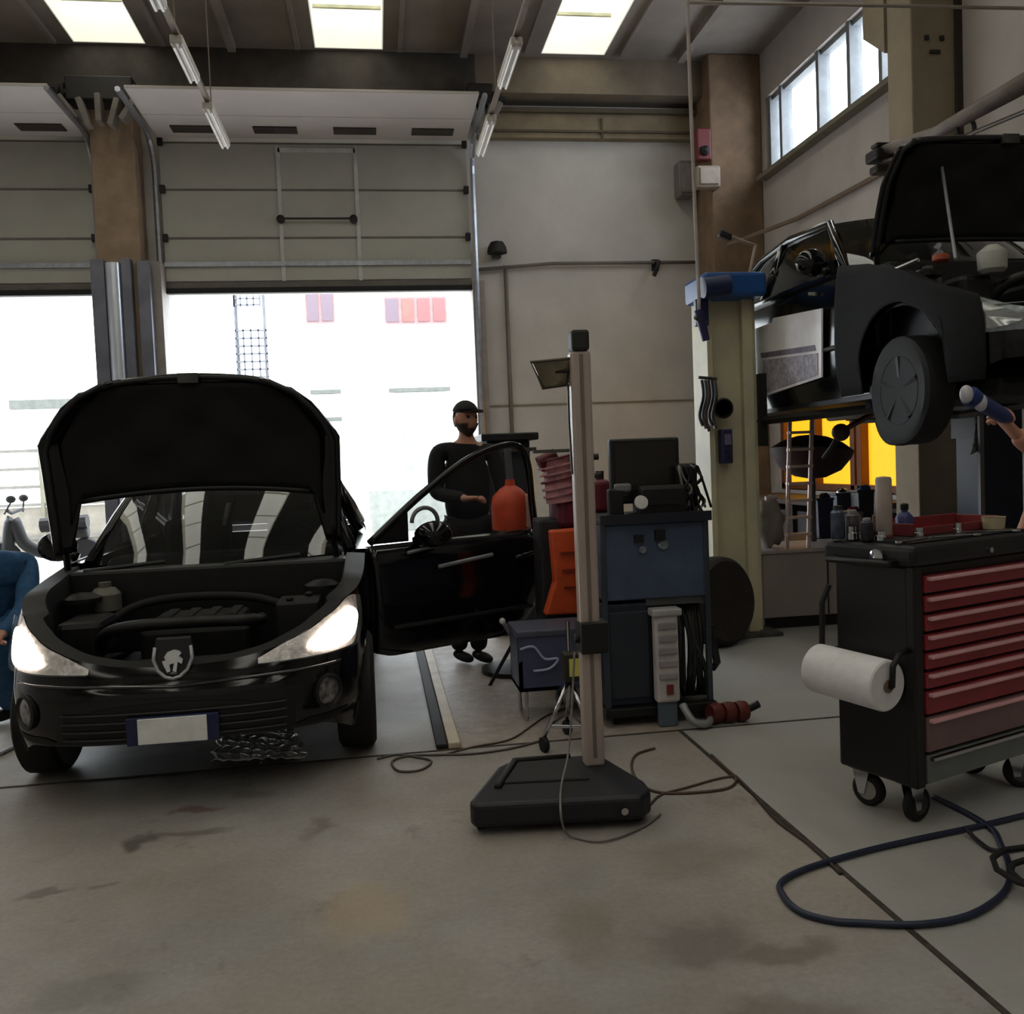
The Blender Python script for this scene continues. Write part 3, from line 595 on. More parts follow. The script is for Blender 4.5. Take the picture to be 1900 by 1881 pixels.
g = MB(); g.add([D(.28, .955), D(.28, 1.14), D(.68, 1.39), D(.95, 1.48), D(1.12, 1.48), D(1.18, 1.36), D(1.2, .955)], [tuple(range(7))]); Bc(g, 'door_window', mat('door_glass', (60, 66, 70), .03, 0, .02, 2, alpha=.22), door)
g = MB().ball(D(.38, 1.0, .12), .105, 16, sc=(1.1, .8, .75)); g.tube([D(.3, .96, .03), D(.35, .98, .1)], .03, 8); mi = Bc(g, 'door_mirror', paint, door, smooth='all')
g = MB().tube([D(.36+.09*math.cos(a), 1.07+.085*math.sin(a), .06) for a in [PI*k/12 for k in range(13)]], .013, 8); Bc(g, 'mirror_hoop', mat('hoop_grey', (120, 122, 126), .4), mi, smooth='all')
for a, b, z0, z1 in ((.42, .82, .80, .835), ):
    g = MB().tube([D(a+(b-a)*k/8, z0+(z1-z0)*k/8, .09) for k in range(9)], .013, 8); Bc(g, 'door_glint', mat('glint_grey', (150, 152, 158), .3, .3), door, smooth='all')  # pale strip stands in for the long reflection on the door skin
g = MB().tube([D(.22, .90, .078), D(.32, .915, .085), D(.44, .925, .085)], .01, 8); Bc(g, 'belt_glint', mat('glint_grey', (150, 152, 158), .3, .3), door)  # second pale strip, a reflection below the window given as shape
g = MB().tube(cat([D(1.0, .8, .085), D(1.03, .81, .115), D(1.13, .825, .115), D(1.17, .825, .085)], 4), .013, 8); Bc(g, 'door_handle', paint, door, smooth='all')
Bc(MB().lathe([(.01, .0), (.016, .0), (.016, .008)], D(1.2, .73, .08), dnn, 12), 'door_lock', chrome, door)
Bc(MB().tube([D(.1, .48, .085), D(1.12, .48, .085)], .014, 8), 'side_moulding', blackp, door)
# ---- raised car
lc = thing('raised_car', 'black car raised on the blue lift with its bonnet open', 'car', (3.85, 4.18, 1.52))
B2, bon2, hp2, dn2, T2 = build_car(lc, S=1.06, zt=[(0, .46), (.02, .48), (.06, .51), (.14, .56), (.28, .64), (.6, .78), (1.0, .90), (1.35, .96), (2.5, .985), (3.5, .99), (3.84, .93)], hz=.415, dz=-.16, wheels_drop=.1, lights=False, prop=True, xs=1.03, zs=1.09)
B2(MB().tube([hp2(-.5, .72)+dn2*.02, Vector((-.72, .35, .8))], .009, 8), 'bonnet_stay', mat('stay_grey', (150, 150, 152), .4, .3))
B2(MB().lathe([(.05, 0), (.07, .02), (.075, .1), (.07, .11), (.03, .14)], (-.46, .42, .74), (0, 0, 1), 20), 'washer_bottle', mat('bottle_grey', (176, 176, 168), .5), smooth=True)
B2(MB().lathe([(.03, 0), (.045, .01), (.045, .035), (.02, .045)], (-.62, .62, .84), (0, 0, 1), 16), 'filler_cap', mat('cap_orange', (170, 84, 56), .5), smooth=True)
B2(MB().tube([(-.77, .9, .84), (-.70, .7, .87)], .012, 6), 'wing_bolt_rail', chrome)
B2(MB().tube([(-.826, 1.62, .86), (-.826, 1.72, .88)], .012, 6), 'door_seal_tip', chrome)
B2(MB().bb(-.5, .5, .3, 1.2, .12, .22), 'engine_undertray', engine_d, bevel=.04)
B2(MB().tube([(-.2, 1.2, .16), (0, 2.0, .14), (.2, 3.4, .16)], .035, 8), 'exhaust_pipe', dsteel, smooth='all')
# matt black shell added over the raised car's front wing to stop reflections
def wcf(u, v):
    s_ = .72+1.18*u; y = plan(s_).y; z0 = .28+math.sqrt(max(0, .375**2-(y-.74)**2)) if abs(y-.74) < .36 else .2
    z0 = max(z0, .2); return T2 @ surf(s_, z0+(ztop(s_)+.015-z0)*v, -1, .03+.003*math.sin(14*u))
o = MB().grid(wcf, 60, 12)
wc = o.build('wing_dulling_shell', mat('dulling_black', (10, 10, 14), .9, 0, .15, 6, bump=.2), smooth='all', solid=.006)
wc.location = (3.85, 4.18, 1.52); tag(wc, 'matt black shell added to stop reflections over the front wing of the raised car', 'cover')
# ================================================================== LIFT
lift = thing('vehicle_lift', 'olive and blue two-post lift holding the black car up', 'vehicle lift', (3.7, 6.75, 0))
g = MB(); g.bb(2.5, 2.86, 6.72, 6.98, 0, 2.6); g.bb(2.86, 2.9, 6.70, 7.0, .03, 2.6); g.bb(2.5, 2.54, 6.66, 6.72, .03, 2.6); g.bb(2.78, 2.86, 6.66, 6.72, .03, 2.6)
g.build('column', olive, lift, world=True, bevel=.008)
MB().bb(2.42, 3.0, 6.55, 7.1, 0, .03).build('base_plate', dsteel, lift, world=True, bevel=.005)
g = MB(); a0 = P(1290, 568, Y=6.62); a1 = P(1430, 520, Y=6.62); g.bb(a0.x+.03, a1.x-.08, 6.5, 6.95, 2.56, 2.74); g.build('motor_housing', blue, lift, world=True, bevel=.03)
MB().cyl((2.62, 6.5, 2.64), (2.42, 6.5, 2.62), .075, 18).build('motor', mat('motor_dark_blue', (22, 38, 80), .5), lift, world=True, smooth=True)
MB().bb(2.4, 2.5, 6.6, 6.66, 2.36, 2.56).build('switch_box', navy, lift, world=True, bevel=.01)
MB().tube([P(1390, 515, Y=6.7), P(1402, 455, Y=6.7), P(1370, 445, Y=6.7), P(1352, 436, Y=6.7)], .016, 8).build('limit_rod', mat('rod_beige', (170, 148, 128), .5), lift, world=True)
MB().box(P(1345, 437, Y=6.7), (.1, .05, .05), ry=.4).build('rod_knob', blackp, lift, world=True, bevel=.01)
g = MB(); g.bb(4.72, 5.06, 6.6, 6.95, 0, 2.9); g.bb(4.68, 4.72, 6.55, 6.62, .03, 2.9); g.build('column', mat('column_navy', (20, 28, 52), .5, 0, .15, 5), lift, world=True, bevel=.008)
MB().bb(4.64, 4.675, 6.53, 6.56, .03, 1.9).build('edge_highlight', mat('highlight_grey', (122, 120, 122), .5), lift, world=True)  # grey strip put in for the highlight along the column's left edge
g = MB(); st = P(1815, 810, Y=6.58)
g.prism([(-.02, .16), (.04, .12), (.03, .04), (.07, -.02), (.05, -.14), (.0, -.11), (-.07, -.14), (-.04, -.04), (-.03, .06)], lambda a, b, t: Vector((st.x+a, 6.585-t, st.z+b)), 0, .012); g.build('sticker', mat('worn_sticker', (150, 152, 146), .6, 0, .4, 30), lift, world=True)
for x0, x1 in ((2.9, 3.25), (4.68, 4.35)):
    for y in (5.6, 7.9):
        MB().tube([(x0, 6.8, 1.64), (x1, y, 1.66)], .035, 6).build('arm', blackp, lift, world=True)
        MB().lathe([(.07, 0), (.07, .05), (.05, .06)], (x1, y, 1.66), (0, 0, 1), 14).build('arm_pad', rubber, lift, world=True)
    MB().bb(min(x0, x0+.06), x0+.06 if x0 < 4 else x0, 6.65, 6.95, 1.45, 2.0).build('carriage', blackp, lift, world=True)
# plates and switches on the olive column
def colbox(n, lab, cat_, px, py, w_, h, mt, d=.07, Y=6.66):
    q = P(px, py, Y=Y); b = thing(n, lab, cat_, (q.x, Y, q.z))
    MB().box((0, d/2-.0-d/2, 0), (w_, d, h)).build('housing', mt, b, bevel=.01); return b
b = colbox('control_box', 'navy rectangular control box on the front of the olive lift column', 'control box', 1346, 828, .085, .26, mat('navy_box', (38, 36, 78), .5), .09)
MB().box((0, -.052, .05), (.05, .01, .08)).build('label_plate', mat('box_lilac', (112, 104, 134), .5), b)
for k in range(2): MB().lathe([(.012, 0), (.014, .012), (.006, .014)], (0, -.045, -.03-.05*k), (0, -1, 0), 12).build('button', blackp, b)
b = colbox('gauge', 'round black gauge dial on the olive lift column', 'gauge', 1338, 758, .05, .05, dsteel, .04)
MB().lathe([(.03, 0), (.075, .0), (.078, .03), (.066, .034), (.062, .02), (.01, .02)], (0, -.02, 0), (0, -1, 0), 24).build('rim', blackp, b, smooth=True)
MB().lathe([(.01, .021), (.06, .021)], (0, -.02, 0), (0, -1, 0), 20).build('dial', mat('dial_grey', (110, 112, 108), .5), b)
b = thing('hanging_straps', 'dark tangled straps hanging left of the round gauge on the lift column', 'straps', P(1310, 700, Y=6.64))
for k in range(5):
    x = 1302+6*k; MB().tube(cat([P(x, 705, Y=6.62), P(x+3, 735, Y=6.6), P(x-4, 770, Y=6.62), P(x+2, 790+(k % 3)*5, Y=6.6)], 5), .012, 6).build('strap', [blackp, dsteel, mat('strap_brown', (70, 50, 44), .8)][k % 3], b, world=True)
MB().cyl(P(1296, 700, Y=6.66), P(1330, 703, Y=6.66), .012, 8).build('hook_bar', dsteel, b, world=True)
# ================================================================== exhaust boom
b = thing('exhaust_boom', 'grey swinging exhaust extraction boom above the open bonnet on the right', 'boom', P(1640, 285, Y=7.6))
MB().tube([P(1640, 280, Y=7.7), P(1740, 245, Y=7.2), P(1930, 138, Y=5.9)], [.05, .055, .075], 10).build('boom_tube', mat('boom_grey', (126, 114, 108), .5), b, world=True, smooth='all')
MB().tube([P(1640, 300, Y=7.7), P(1760, 265, Y=7.1), P(1930, 195, Y=6.1)], .018, 8).build('stay_bar', mat('boom_grey2', (104, 92, 80), .5), b, world=True)
q = P(1640, 290, Y=7.75)
g = MB(); g.box(q, (.26, .2, .1)); g.box(q+Vector((-.03, 0, -.12)), (.16, .14, .07)); g.box(q+Vector((0, 0, .09)), (.2, .12, .04)); g.build('clamp', dark_m, b, world=True, bevel=.02)
MB().tube([P(1792+16*math.cos(a), 238+20*math.sin(a), Y=6.9) for a in [2*PI*k/18 for k in range(18)]], .018, 8, close=True).build('hose_ring', dark_m, b, world=True)
MB().tube([P(1645, 290, Y=7.75), Vector((5.05, 8.0, 4.1))], .04, 8).build('wall_arm', dark_m, b, world=True)
tag(MB().tube([P(1350, 455, Y=12.2), P(1480, 405, X=5.46), P(1635, 322, X=5.46)], .03, 8).build('wall_cable', mat('wall_cable_m', (120, 100, 84), .7)), 'brown cable running diagonally up the right wall under the window', 'cable')
# ================================================================== TOOL TROLLEY
TA = math.radians(20.8)
tt = thing('tool_trolley', 'black tool trolley with red drawers on castors at the right edge', 'tool trolley', (1.88, 3.03, 0), TA)
W_, D_, Z0, Z1 = .78, .35, .155, .97
MB().bb(0, W_, 0.02, D_, Z0, Z1).build('cabinet_body', mat('trolley_black', (10, 10, 12), .45, 0, .15, 6), tt, bevel=.012)
MB().bb(.0, .05, -.005, .03, Z0, Z1).build('corner_post', mat('trolley_black', (10, 10, 12)), tt, bevel=.006)
g = MB(); g.bb(-.03, W_+.03, -.03, D_+.03, Z1, Z1+.075); g.build('top_frame', blackp, tt, bevel=.02)
MB().bb(.03, W_-.03, .03, D_-.03, Z1+.073, Z1+.082).build('worktop', rubber, tt)
zs = [Z0+.01, Z0+.125, Z0+.265, Z0+.36, Z0+.43, Z0+.5, Z0+.57, Z0+.64, Z0+.71, Z0+.785]
dr_m = [mat('drawer_grey', (120, 124, 126), .4, .3, .08, 5), mat('drawer_dusty', (134, 104, 104), .4, .1, .1, 5)]+[redd]*8
for k, (a, b_) in enumerate(zip(zs, zs[1:])):
    d_ = MB().bb(.055, W_-.02, -.012, .02, a+.004, b_-.008).build('drawer', dr_m[k], tt, bevel=.004)
    MB().bb(.06, W_-.03, -.034, -.012, b_-.026, b_-.012).build('drawer_handle', mat('handle_rose', (236, 178, 184), .3, 0, .05, 6) if k else chrome, d_, bevel=.004)
MB().lathe([(.003, 0), (.011, 0), (.011, .012), (.004, .014)], (.4, -.03, Z1+.03), (0, -1, 0), 12).build('lock', chrome, tt, smooth=True)
g = MB()
for z in (Z1+.01, ): g.tube([(-.03, .05, z), (-.07, .06, z), (-.07, .32, z), (-.03, .33, z)], .013, 8)
g.build('push_handle', blackp, tt, smooth='all')
MB().lathe([(.01, 0), (.03, .0), (.03, .012), (.01, .02)], (-.032, .12, Z1+.03), (-1, 0, 0), 14).build('handle_cap', chrome, tt, smooth=True)
MB().tube([(-.01, .37, Z1-.1), (-.03, .39, .8), (-.03, .40, .5)], .012, 6).build('hanging_strap', blackp, tt)
def castor(x, y, rot, rimm):
    o = MB().bb(x-.045, x+.045, y-.04, y+.04, .145, .17).build('castor', dsteel, tt, bevel=.005)
    cs, sn = math.cos(rot), math.sin(rot); ax = Vector((cs, sn, 0))
    c = Vector((x, y, .065))+Vector((-sn, cs, 0))*-.02
    MB().lathe([(.02, -.018), (.055, -.018), (.065, -.01), (.065, .01), (.055, .018), (.02, .018)], c, ax, 24).build('castor_wheel', rubber, o, smooth=True)
    MB().lathe([(.01, -.021), (.038, -.02), (.038, .02), (.01, .021)], c, ax, 18).build('castor_rim', rimm, o, smooth=True)
    g = MB()
    for k in (-1, 1): g.prism([(-.035, .08), (.035, .08), (.012, -.015), (-.012, -.015)], lambda a, b, t: Vector((x, y, .065))+Vector((-sn, cs, 0))*a+ax*(t)+Vector((0, 0, b)), .024*k-.003, .024*k+.003)
    g.build('castor_fork', chrome, o)
castor(.07, .07, TA+1.2, dsteel); castor(.07, D_-.06, .2, mat('rim_pale', (150, 146, 140), .5)); castor(W_-.08, .07, .9, dsteel); castor(W_-.08, D_-.06, .4, dsteel)
tt_M = root_matrix(tt)
# paper roll and its holder on the trolley's left end
pr_ = thing('paper_roll', 'big white paper towel roll on a holder on the black trolley side', 'paper roll', (1.74, 3.1, .53))
ra = P(1563, 1258, Y=3.23); rb = P(1655, 1266, Y=2.94)
ra = tt_M @ Vector((-.098, .36, .555)); rb = tt_M @ Vector((-.098, .035, .545)); axr = (rb-ra).normalized()
MB().lathe([(.02, 0), (.088, 0), (.094, .006), (.094, (rb-ra).length-.006), (.088, (rb-ra).length), (.02, (rb-ra).length)], ra, axr, 36).build('roll', paper, pr_, world=True, smooth=True)
MB().lathe([(.012, 0), (.024, 0), (.024, .006), (.012, .006)], rb+axr*.001, axr, 16).build('core', mat('cardboard', (120, 104, 88), .8), pr_, world=True)
g = MB(); g.tube([tt_M @ Vector((-.002, .03, .66)), tt_M @ Vector((-.06, .015, .66)), tt_M @ Vector((-.098, .012, .62)), rb+axr*.018], .011, 8); g.tube([rb+axr*.02, ra-axr*.02], .009, 8); g.tube([ra-axr*.018, tt_M @ Vector((-.098, .385, .6)), tt_M @ Vector((-.002, .34, .62))], .011, 8)
g.build('holder_arm', blackp, pr_, world=True, smooth='all')
# ---- things on the trolley
ZT_ = Z1+.082
def on(x, y, z=0): return tt_M @ Vector((x, y, ZT_+z))
cn = thing('sealant_tube', 'tall pale grey cylinder standing on the trolley top', 'canister', on(.13, .22))
MB().lathe([(.028, 0), (.03, .004), (.03, .225), (.026, .235), (.006, .238)], (0, 0, 0), (0, 0, 1), 24).build('body', mat('canister_grey', (178, 164, 156), .5), cn, smooth=True)
MB().lathe([(.031, .0), (.032, .002), (.032, .012), (.031, .014)], (0, 0, 0), (0, 0, 1), 24).build('base_ring', mat('ring_red', (130, 60, 60), .5), cn, smooth=True)
tr = thing('parts_tray', 'long dark red plastic parts tray on the trolley top', 'tray', on(.44, .26), TA)
g = MB(); g.bb(-.22, .32, -.1, .1, 0, .006); g.bb(-.22, .32, -.1, -.093, 0, .035).bb(-.22, .32, .093, .1, 0, .055).bb(-.22, -.213, -.1, .1, 0, .05).bb(.313, .32, -.1, .1, 0, .05); g.build('tray', mat('tray_red', (132, 50, 54), .5), tr, bevel=.003)
MB().bb(-.01, -.004, -.09, .09, .005, .03).build('divider', red, tr)
bt = thing('spray_bottle', 'blue squat bottle with dark cap on the red tray', 'bottle', on(.30, .26, .008))
MB().lathe([(.03, 0), (.034, .005), (.034, .06), (.02, .078), (.013, .082), (.013, .09)], (0, 0, 0), (0, 0, 1), 20).build('body', mat('bottle_blue', (48, 56, 110), .4), bt, smooth=True)
MB().lathe([(.015, .09), (.016, .092), (.016, .112), (.008, .116)], (0, 0, 0), (0, 0, 1), 16).build('cap', blackp, bt, smooth=True)
bx = thing('white_pot', 'small cream pot on the right part of the trolley top', 'pot', on(.66, .12))
MB().lathe([(.035, 0), (.04, .004), (.044, .05), (.046, .052), (.04, .052), (.037, .01)], (0, 0, 0), (0, 0, 1), 22).build('pot', mat('pot_cream', (196, 180, 150), .5), bx, smooth=True)
MB().lathe([(.03, .046), (.038, .047)], (0, 0, 0), (0, 0, 1), 22).build('contents', mat('grease', (110, 96, 70), .5), bx)
def spanner(p, a, L, lab):
    t = thing('spanner', lab, 'spanner', p, a, 'steel spanners on the trolley top')
    MB().box((0, 0, .004), (L, .012, .006)).build('shank', chrome, t, bevel=.002)
    MB().prism([(.012*math.cos(k*PI/6+.5), .014*math.sin(k*PI/6+.5)) for k in range(12)][:11], lambda x, y, z: Vector((x-L/2, y, z)), 0, .008).build('ring_end', chrome, t)
    MB().prism([(-.012, -.008), (.004, -.015), (.018, -.012), (.008, -.004), (.008, .004), (.018, .012), (.004, .015), (-.012, .008)], lambda x, y, z: Vector((x+L/2, y, z)), 0, .008).build('open_end', chrome, t)
spanner(on(.1, .07), .5, .2, 'steel spanner nearest the front left corner of the trolley top')
spanner(on(.3, .06), .1, .22, 'steel spanner lying along the front edge of the trolley top')
spanner(on(.55, .07), -.2, .2, 'steel spanner in front of the red tray towards the right')
def socket(x, y, r, h, lab):
    t = tag(MB().lathe([(r*.6, h*.4), (r*.6, 0), (r, 0), (r, h*.5), (r*.85, h*.55), (r*.85, h), (r*.5, h), (r*.5, h*.5)], (0, 0, 0), (0, 0, 1), 16).build('socket', chrome, smooth=True), lab, 'socket', 'sockets on the trolley top'); t.location = on(x, y); return t
for k, (x, y, r, h, lab) in enumerate([(.02, .28, .02, .05, 'tallest steel socket at the far left corner of the trolley top'), (.045, .25, .016, .035, 'small steel socket behind the tallest socket on the trolley'), (.2, .12, .018, .04, 'steel socket in front of the tall pale grey cylinder'), (.05, .17, .022, .035, 'wide steel socket near the left edge of the trolley top'), (.4, .1, .017, .045, 'steel socket between the two front spanners')]): socket(x, y, r, h, lab)
def can(x, y, r, h, rgb, lab, cap=(30, 30, 30)):
    t = thing('spray_can', lab, 'spray can', on(x, y), 0, 'spray cans on the trolley top')
    MB().lathe([(r*.9, 0), (r, .004), (r, h*.8), (r*.7, h*.87), (r*.5, h*.88)], (0, 0, 0), (0, 0, 1), 18).build('body', mat('can_%d_%d_%d' % rgb, rgb, .3, .4, .3, 30), t, smooth=True)
    MB().lathe([(r*.55, h*.88), (r*.62, h*.885), (r*.62, h), (r*.3, h*1.01)], (0, 0, 0), (0, 0, 1), 14).build('cap', mat('cap_%d_%d_%d' % cap, cap, .5), t, smooth=True)
can(.0, .33, .027, .13, (96, 104, 128), 'bluish grey spray can at the back left corner of the trolley')
can(.07, .32, .026, .11, (120, 116, 118), 'shorter silver spray can right of the bluish grey one', (150, 150, 150))
can(.02, .21, .024, .085, (70, 66, 76), 'lowest dark spray can on the left of the trolley top', (160, 160, 165))
can(.2, .3, .026, .10, (104, 54, 50), 'rusty red spray can behind the pale grey cylinder', (60, 30, 30))
rt = thing('ratchet', 'black handled ratchet lying across the left of the trolley top', 'ratchet', on(.12, .3), 1.2)
MB().cyl((-.1, 0, .012), (.0, 0, .012), .012, 12).build('grip', blackp, rt, smooth=True); MB().cyl((0, 0, .012), (.08, 0, .012), .006, 10).build('shank', chrome, rt); MB().lathe([(.01, -.012), (.017, -.01), (.017, .01), (.01, .012)], (.09, 0, .012), (0, 0, 1), 16).build('head', chrome, rt, smooth=True)
# ================================================================== AIR HOSE
hz = [(2.6, 3.12), (2.324, 3.051), (2.1, 3.0), (1.83, 2.95), (1.6, 2.9), (1.359, 2.825), (1.23, 2.75), (1.195, 2.66), (1.2, 2.56), (1.26, 2.49), (1.344, 2.455), (1.488, 2.413), (1.64, 2.42), (1.78, 2.48), (1.9, 2.57), (2.0, 2.70), (2.08, 2.85), (2.13, 2.96), (2.14, 3.1), (2.12, 3.3)]
tag(MB().tube(cat([(x, y, .012) for x, y in hz], 8), .0105, 8).build('air_hose', hoseb, smooth='all'), 'dark blue air hose looping on the floor by the trolley', 'hose')
h2 = [P(1790, 1535, Z=.03), P(1815, 1560, Z=.012), P(1845, 1577, Z=.012), P(1900, 1572, Z=.012), P(1990, 1550, Z=.012)]
tag(MB().tube(cat(h2, 8), .0075, 8).build('power_cable', mat('cable_dark', (34, 34, 44), .5), smooth='all'), 'thin dark cable running right from under the tool trolley', 'cable')
q = P(1962, 1640, Z=.012)
tag(MB().tube([(q.x+(.06+.004*k)*math.cos(k*.5), q.y+(.06+.004*k)*math.sin(k*.5), .012+.0016*k) for k in range(40)], .01, 8).build('edge_coil', rubber, smooth='all'), 'black coil in place of a dark wheel cut by the right edge of the view', 'hose')  # coil put in for a dark round wheel at the view edge
# ================================================================== HEADLAMP TESTER STAND
sd_ = thing('tester_stand', 'tall headlamp tester column standing on a black wheeled base', 'stand', (.72, 3.6, 0))
base = [(.285, 3.41), (.94, 3.31), (1.0, 3.44), (.98, 3.92), (.80, 4.15), (.52, 4.17)]
bm_ = mat('base_black', (24, 24, 34), .55, 0, .15, 6)
MB().prism([(.285, 3.42), (.30, 3.37), (.93, 3.30), (.985, 3.36), (.99, 3.46), (.91, 3.78), (.83, 3.84), (.50, 3.84), (.44, 3.78)], lambda a, b, t: Vector((a, b, t)), .03, .125).build('base', bm_, sd_, world=True, bevel=.02, seg=3)
MB().prism([(.44, 3.56), (.78, 3.52), (.76, 3.78), (.53, 3.79)], lambda a, b, t: Vector((a, b, t)), .12, .135).build('base_recess', mat('recess_dark', (34, 34, 38), .7), sd_, world=True, bevel=.008)
g = MB(); g.tube([(.41, 3.52, .13), (.52, 3.81, .13), (.76, 3.8, .13)], .016, 8); g.build('base_rim', blackp, sd_, world=True, smooth='all')
for x, y in ((.33, 3.45), (.93, 3.38), (.5, 3.78), (.86, 3.76)): MB().lathe([(.01, -.015), (.032, -.015), (.034, 0), (.032, .015), (.01, .015)], (x, y, .034), (1, 0, 0), 18).build('castor_wheel', rubber, sd_, world=True, smooth=True)
post_m = mat('post_pale', (188, 172, 164), .45, .2, .06, 2)
MB().bb(.80, .885, 3.68, 3.75, .12, 1.845).build('column', post_m, sd_, world=True, bevel=.012)
MB().bb(.836, .85, 3.675, 3.682, .16, 1.83).build('column_groove', mat('groove', (130, 116, 108), .6), sd_, world=True)
MB().bb(.805, .88, 3.67, 3.76, 1.845, 1.93).build('column_cap', mat('cap_dark', (34, 32, 26), .6), sd_, world=True, bevel=.012)
MB().lathe([(.01, 0), (.014, 0), (.014, .01)], (.86, 3.3, .075), (0, -1, 0), 12).build('base_screw', chrome, sd_, world=True)
# carriage joint low on the column with yellow tag
g = MB(); g.bb(.795, .91, 3.65, 3.77, .6, .73); g.cyl((.775, 3.7, .66), (.80, 3.7, .66), .02, 10); g.build('carriage', blackp, sd_, world=True, bevel=.01)
MB().cyl((.885, 3.7, 1.41), (.905, 3.7, 1.41), .014, 10).build('knob', blackp, sd_, world=True)
MB().cyl((.885, 3.7, 1.33), (.915, 3.7, 1.34), .01, 8).build('knob', blackp, sd_, world=True)
# sighting mirror frame at the top
mr = MB(); c = [P(985, 672, Y=3.68), P(1058, 665, Y=3.7), P(1052, 714, Y=3.74), P(1008, 720, Y=3.72)]
mr.tube(c, .008, 6, close=True); vf = mr.build('visor_frame', mat('visor_dark', (70, 64, 52), .5), sd_, world=True)
cc = sum(c, Vector())/4; MB().add([cc+(p-cc)*.93 for p in c], [(0, 1, 2, 3)]).build('visor_mirror', mat('visor_glass', (150, 140, 120), .12, .6, .2, 8), vf, solid=.004, world=True)
MB().tube([P(1020, 690, Y=3.72), P(1064, 688, Y=3.71)], .008, 6).build('visor_arm', dark_m, sd_, world=True)
MB().tube([P(1054, 712, Y=3.7), P(1056, 780, Y=3.7), P(1062, 880, Y=3.7)], .005, 6).build('visor_rod', dsteel, sd_, world=True)
tag(MB().tube(cat([P(1066, 1210, Y=3.64), P(1060, 1330, Y=3.62), P(1054, 1400, Y=3.58), P(1042, 1455, Z=.145), P(1040, 1500, Y=3.27), P(1046, 1536, Y=3.26), P(1062, 1552, Z=.008), P(1120, 1560, Z=.008), P(1190, 1535, Z=.008), P(1225, 1510, Z=.008)], 8), .0045, 6).build('hanging_cable', mat('cable_pale', (130, 122, 122), .5), smooth='all'), 'thin pale cable hanging down over the black tester base', 'cable')
# ================================================================== CABLES ON THE FLOOR
fc = lambda pts, r=.006: MB().tube(cat([P(a, b, Z=r) for a, b in pts], 8), r, 6)
tag(fc([(1215, 1388), (1180, 1400), (1172, 1425), (1190, 1455), (1225, 1470), (1290, 1470), (1350, 1462), (1366, 1445), (1350, 1428), (1320, 1400)]).build('floor_cable', cableb, smooth='all'), 'brown cable looped on the floor right of the tester base', 'cable')
tag(fc([(1200, 1500), (1225, 1475), (1270, 1462), (1330, 1445), (1360, 1440)], .005).build('floor_cable', cableb, smooth='all'), 'short brown cable crossing the loop right of the tester base', 'cable')
tag(fc([(1365, 1440), (1400, 1475), (1440, 1520), (1500, 1565), (1560, 1620)], .007).build('floor_cable', mat('cable_dk2', (62, 50, 44), .6), smooth='all'), 'dark cable lying along the diagonal floor joint', 'cable')
tag(fc([(1010, 1372), (950, 1388), (880, 1398), (820, 1400), (760, 1402), (728, 1412), (740, 1430), (780, 1428), (800, 1412), (770, 1404), (735, 1400), (700, 1408)]).build('floor_cable', mat('cable_grey', (88, 80, 76), .6), smooth='all'), 'grey cable looped on the floor left of the tester base', 'cable')
tag(fc([(830, 1398), (880, 1385), (950, 1370), (1010, 1330), (1060, 1310)], .005).build('floor_cable', cableb, smooth='all'), 'thin cable running from the runway end towards the chrome stand', 'cable')
tag(fc([(0, 1398), (20, 1388), (45, 1375)], .012).build('floor_cable', mat('cable_pale3', (170, 172, 178), .5), smooth='all'), 'pale cable on the floor at the left edge under the hatchback', 'cable')
# runway edge
rn = thing('runway_edge', 'steel runway edge strip with a dark slot beyond the hatchback door', 'floor rail', (.27, 6, 0))
MB().bb(.285, .345, 4.47, 7.6, 0, .03).build('pale_flange', mat('flange_cream', (214, 198, 172), .6), rn, world=True, bevel=.006)
MB().bb(.225, .283, 4.47, 7.6, 0, .025).build('rubber_strip', rubber, rn, world=True, bevel=.006)
# crumpled white sheet standing in for floor glare beneath the bumper
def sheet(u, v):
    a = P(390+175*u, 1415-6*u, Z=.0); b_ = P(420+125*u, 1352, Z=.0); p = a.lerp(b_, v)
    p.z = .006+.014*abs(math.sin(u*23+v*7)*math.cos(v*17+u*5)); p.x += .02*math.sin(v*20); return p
random.seed(3); tag(MB().grid(sheet, 36, 26).build('glare_sheet', mat('glare_white', (250, 250, 252), .3, 0, .04, 20, bump=.15), smooth='all', solid=.003), 'crumpled white sheet standing in for floor glare under the hatchback bumper', 'glare sheet')
# ================================================================== DIAGNOSTIC CART
dc = thing('diagnostic_cart', 'slate blue diagnostic cart standing behind the tester column', 'cart', (1.42, 4.85, 0))
X0, X1, Y0, Y1 = 1.125, 1.70, 4.6, 5.1
MB().bb(X0, X1, Y0, Y1, .66, 1.06).build('upper_cabinet', slate, dc, world=True, bevel=.012)
MB().bb(X0, 1.385, Y0+.03, Y1, .1, .64).build('lower_cabinet', slate_d, dc, world=True, bevel=.01)
MB().bb(X0-.01, X1+.02, Y0-.02, Y1, .05, .1).build('base_plate', blackp, dc, world=True, bevel=.008)
MB().bb(1.39, X1, 5.02, 5.08, .1, .66).build('back_panel', mat('green_black', (32, 38, 36), .6), dc, world=True)
for x in (X0+.01, X1-.012): MB().bb(x-.014, x+.014, Y0-.01, Y0+.02, .1, 1.08).build('frame_post', mat('post_slate', (66, 74, 84), .4, .3), dc, world=True, bevel=.004)
MB().bb(X0-.01, X1+.01, Y0-.03, Y1, 1.06, 1.09).build('top_tray', blackp, dc, world=True, bevel=.006)
MB().bb(X0-.01, X1+.01, Y0-.04, Y0-.03, 1.06, 1.11).build('tray_lip', mat('tray_lip', (30, 34, 48), .4), dc, world=True)
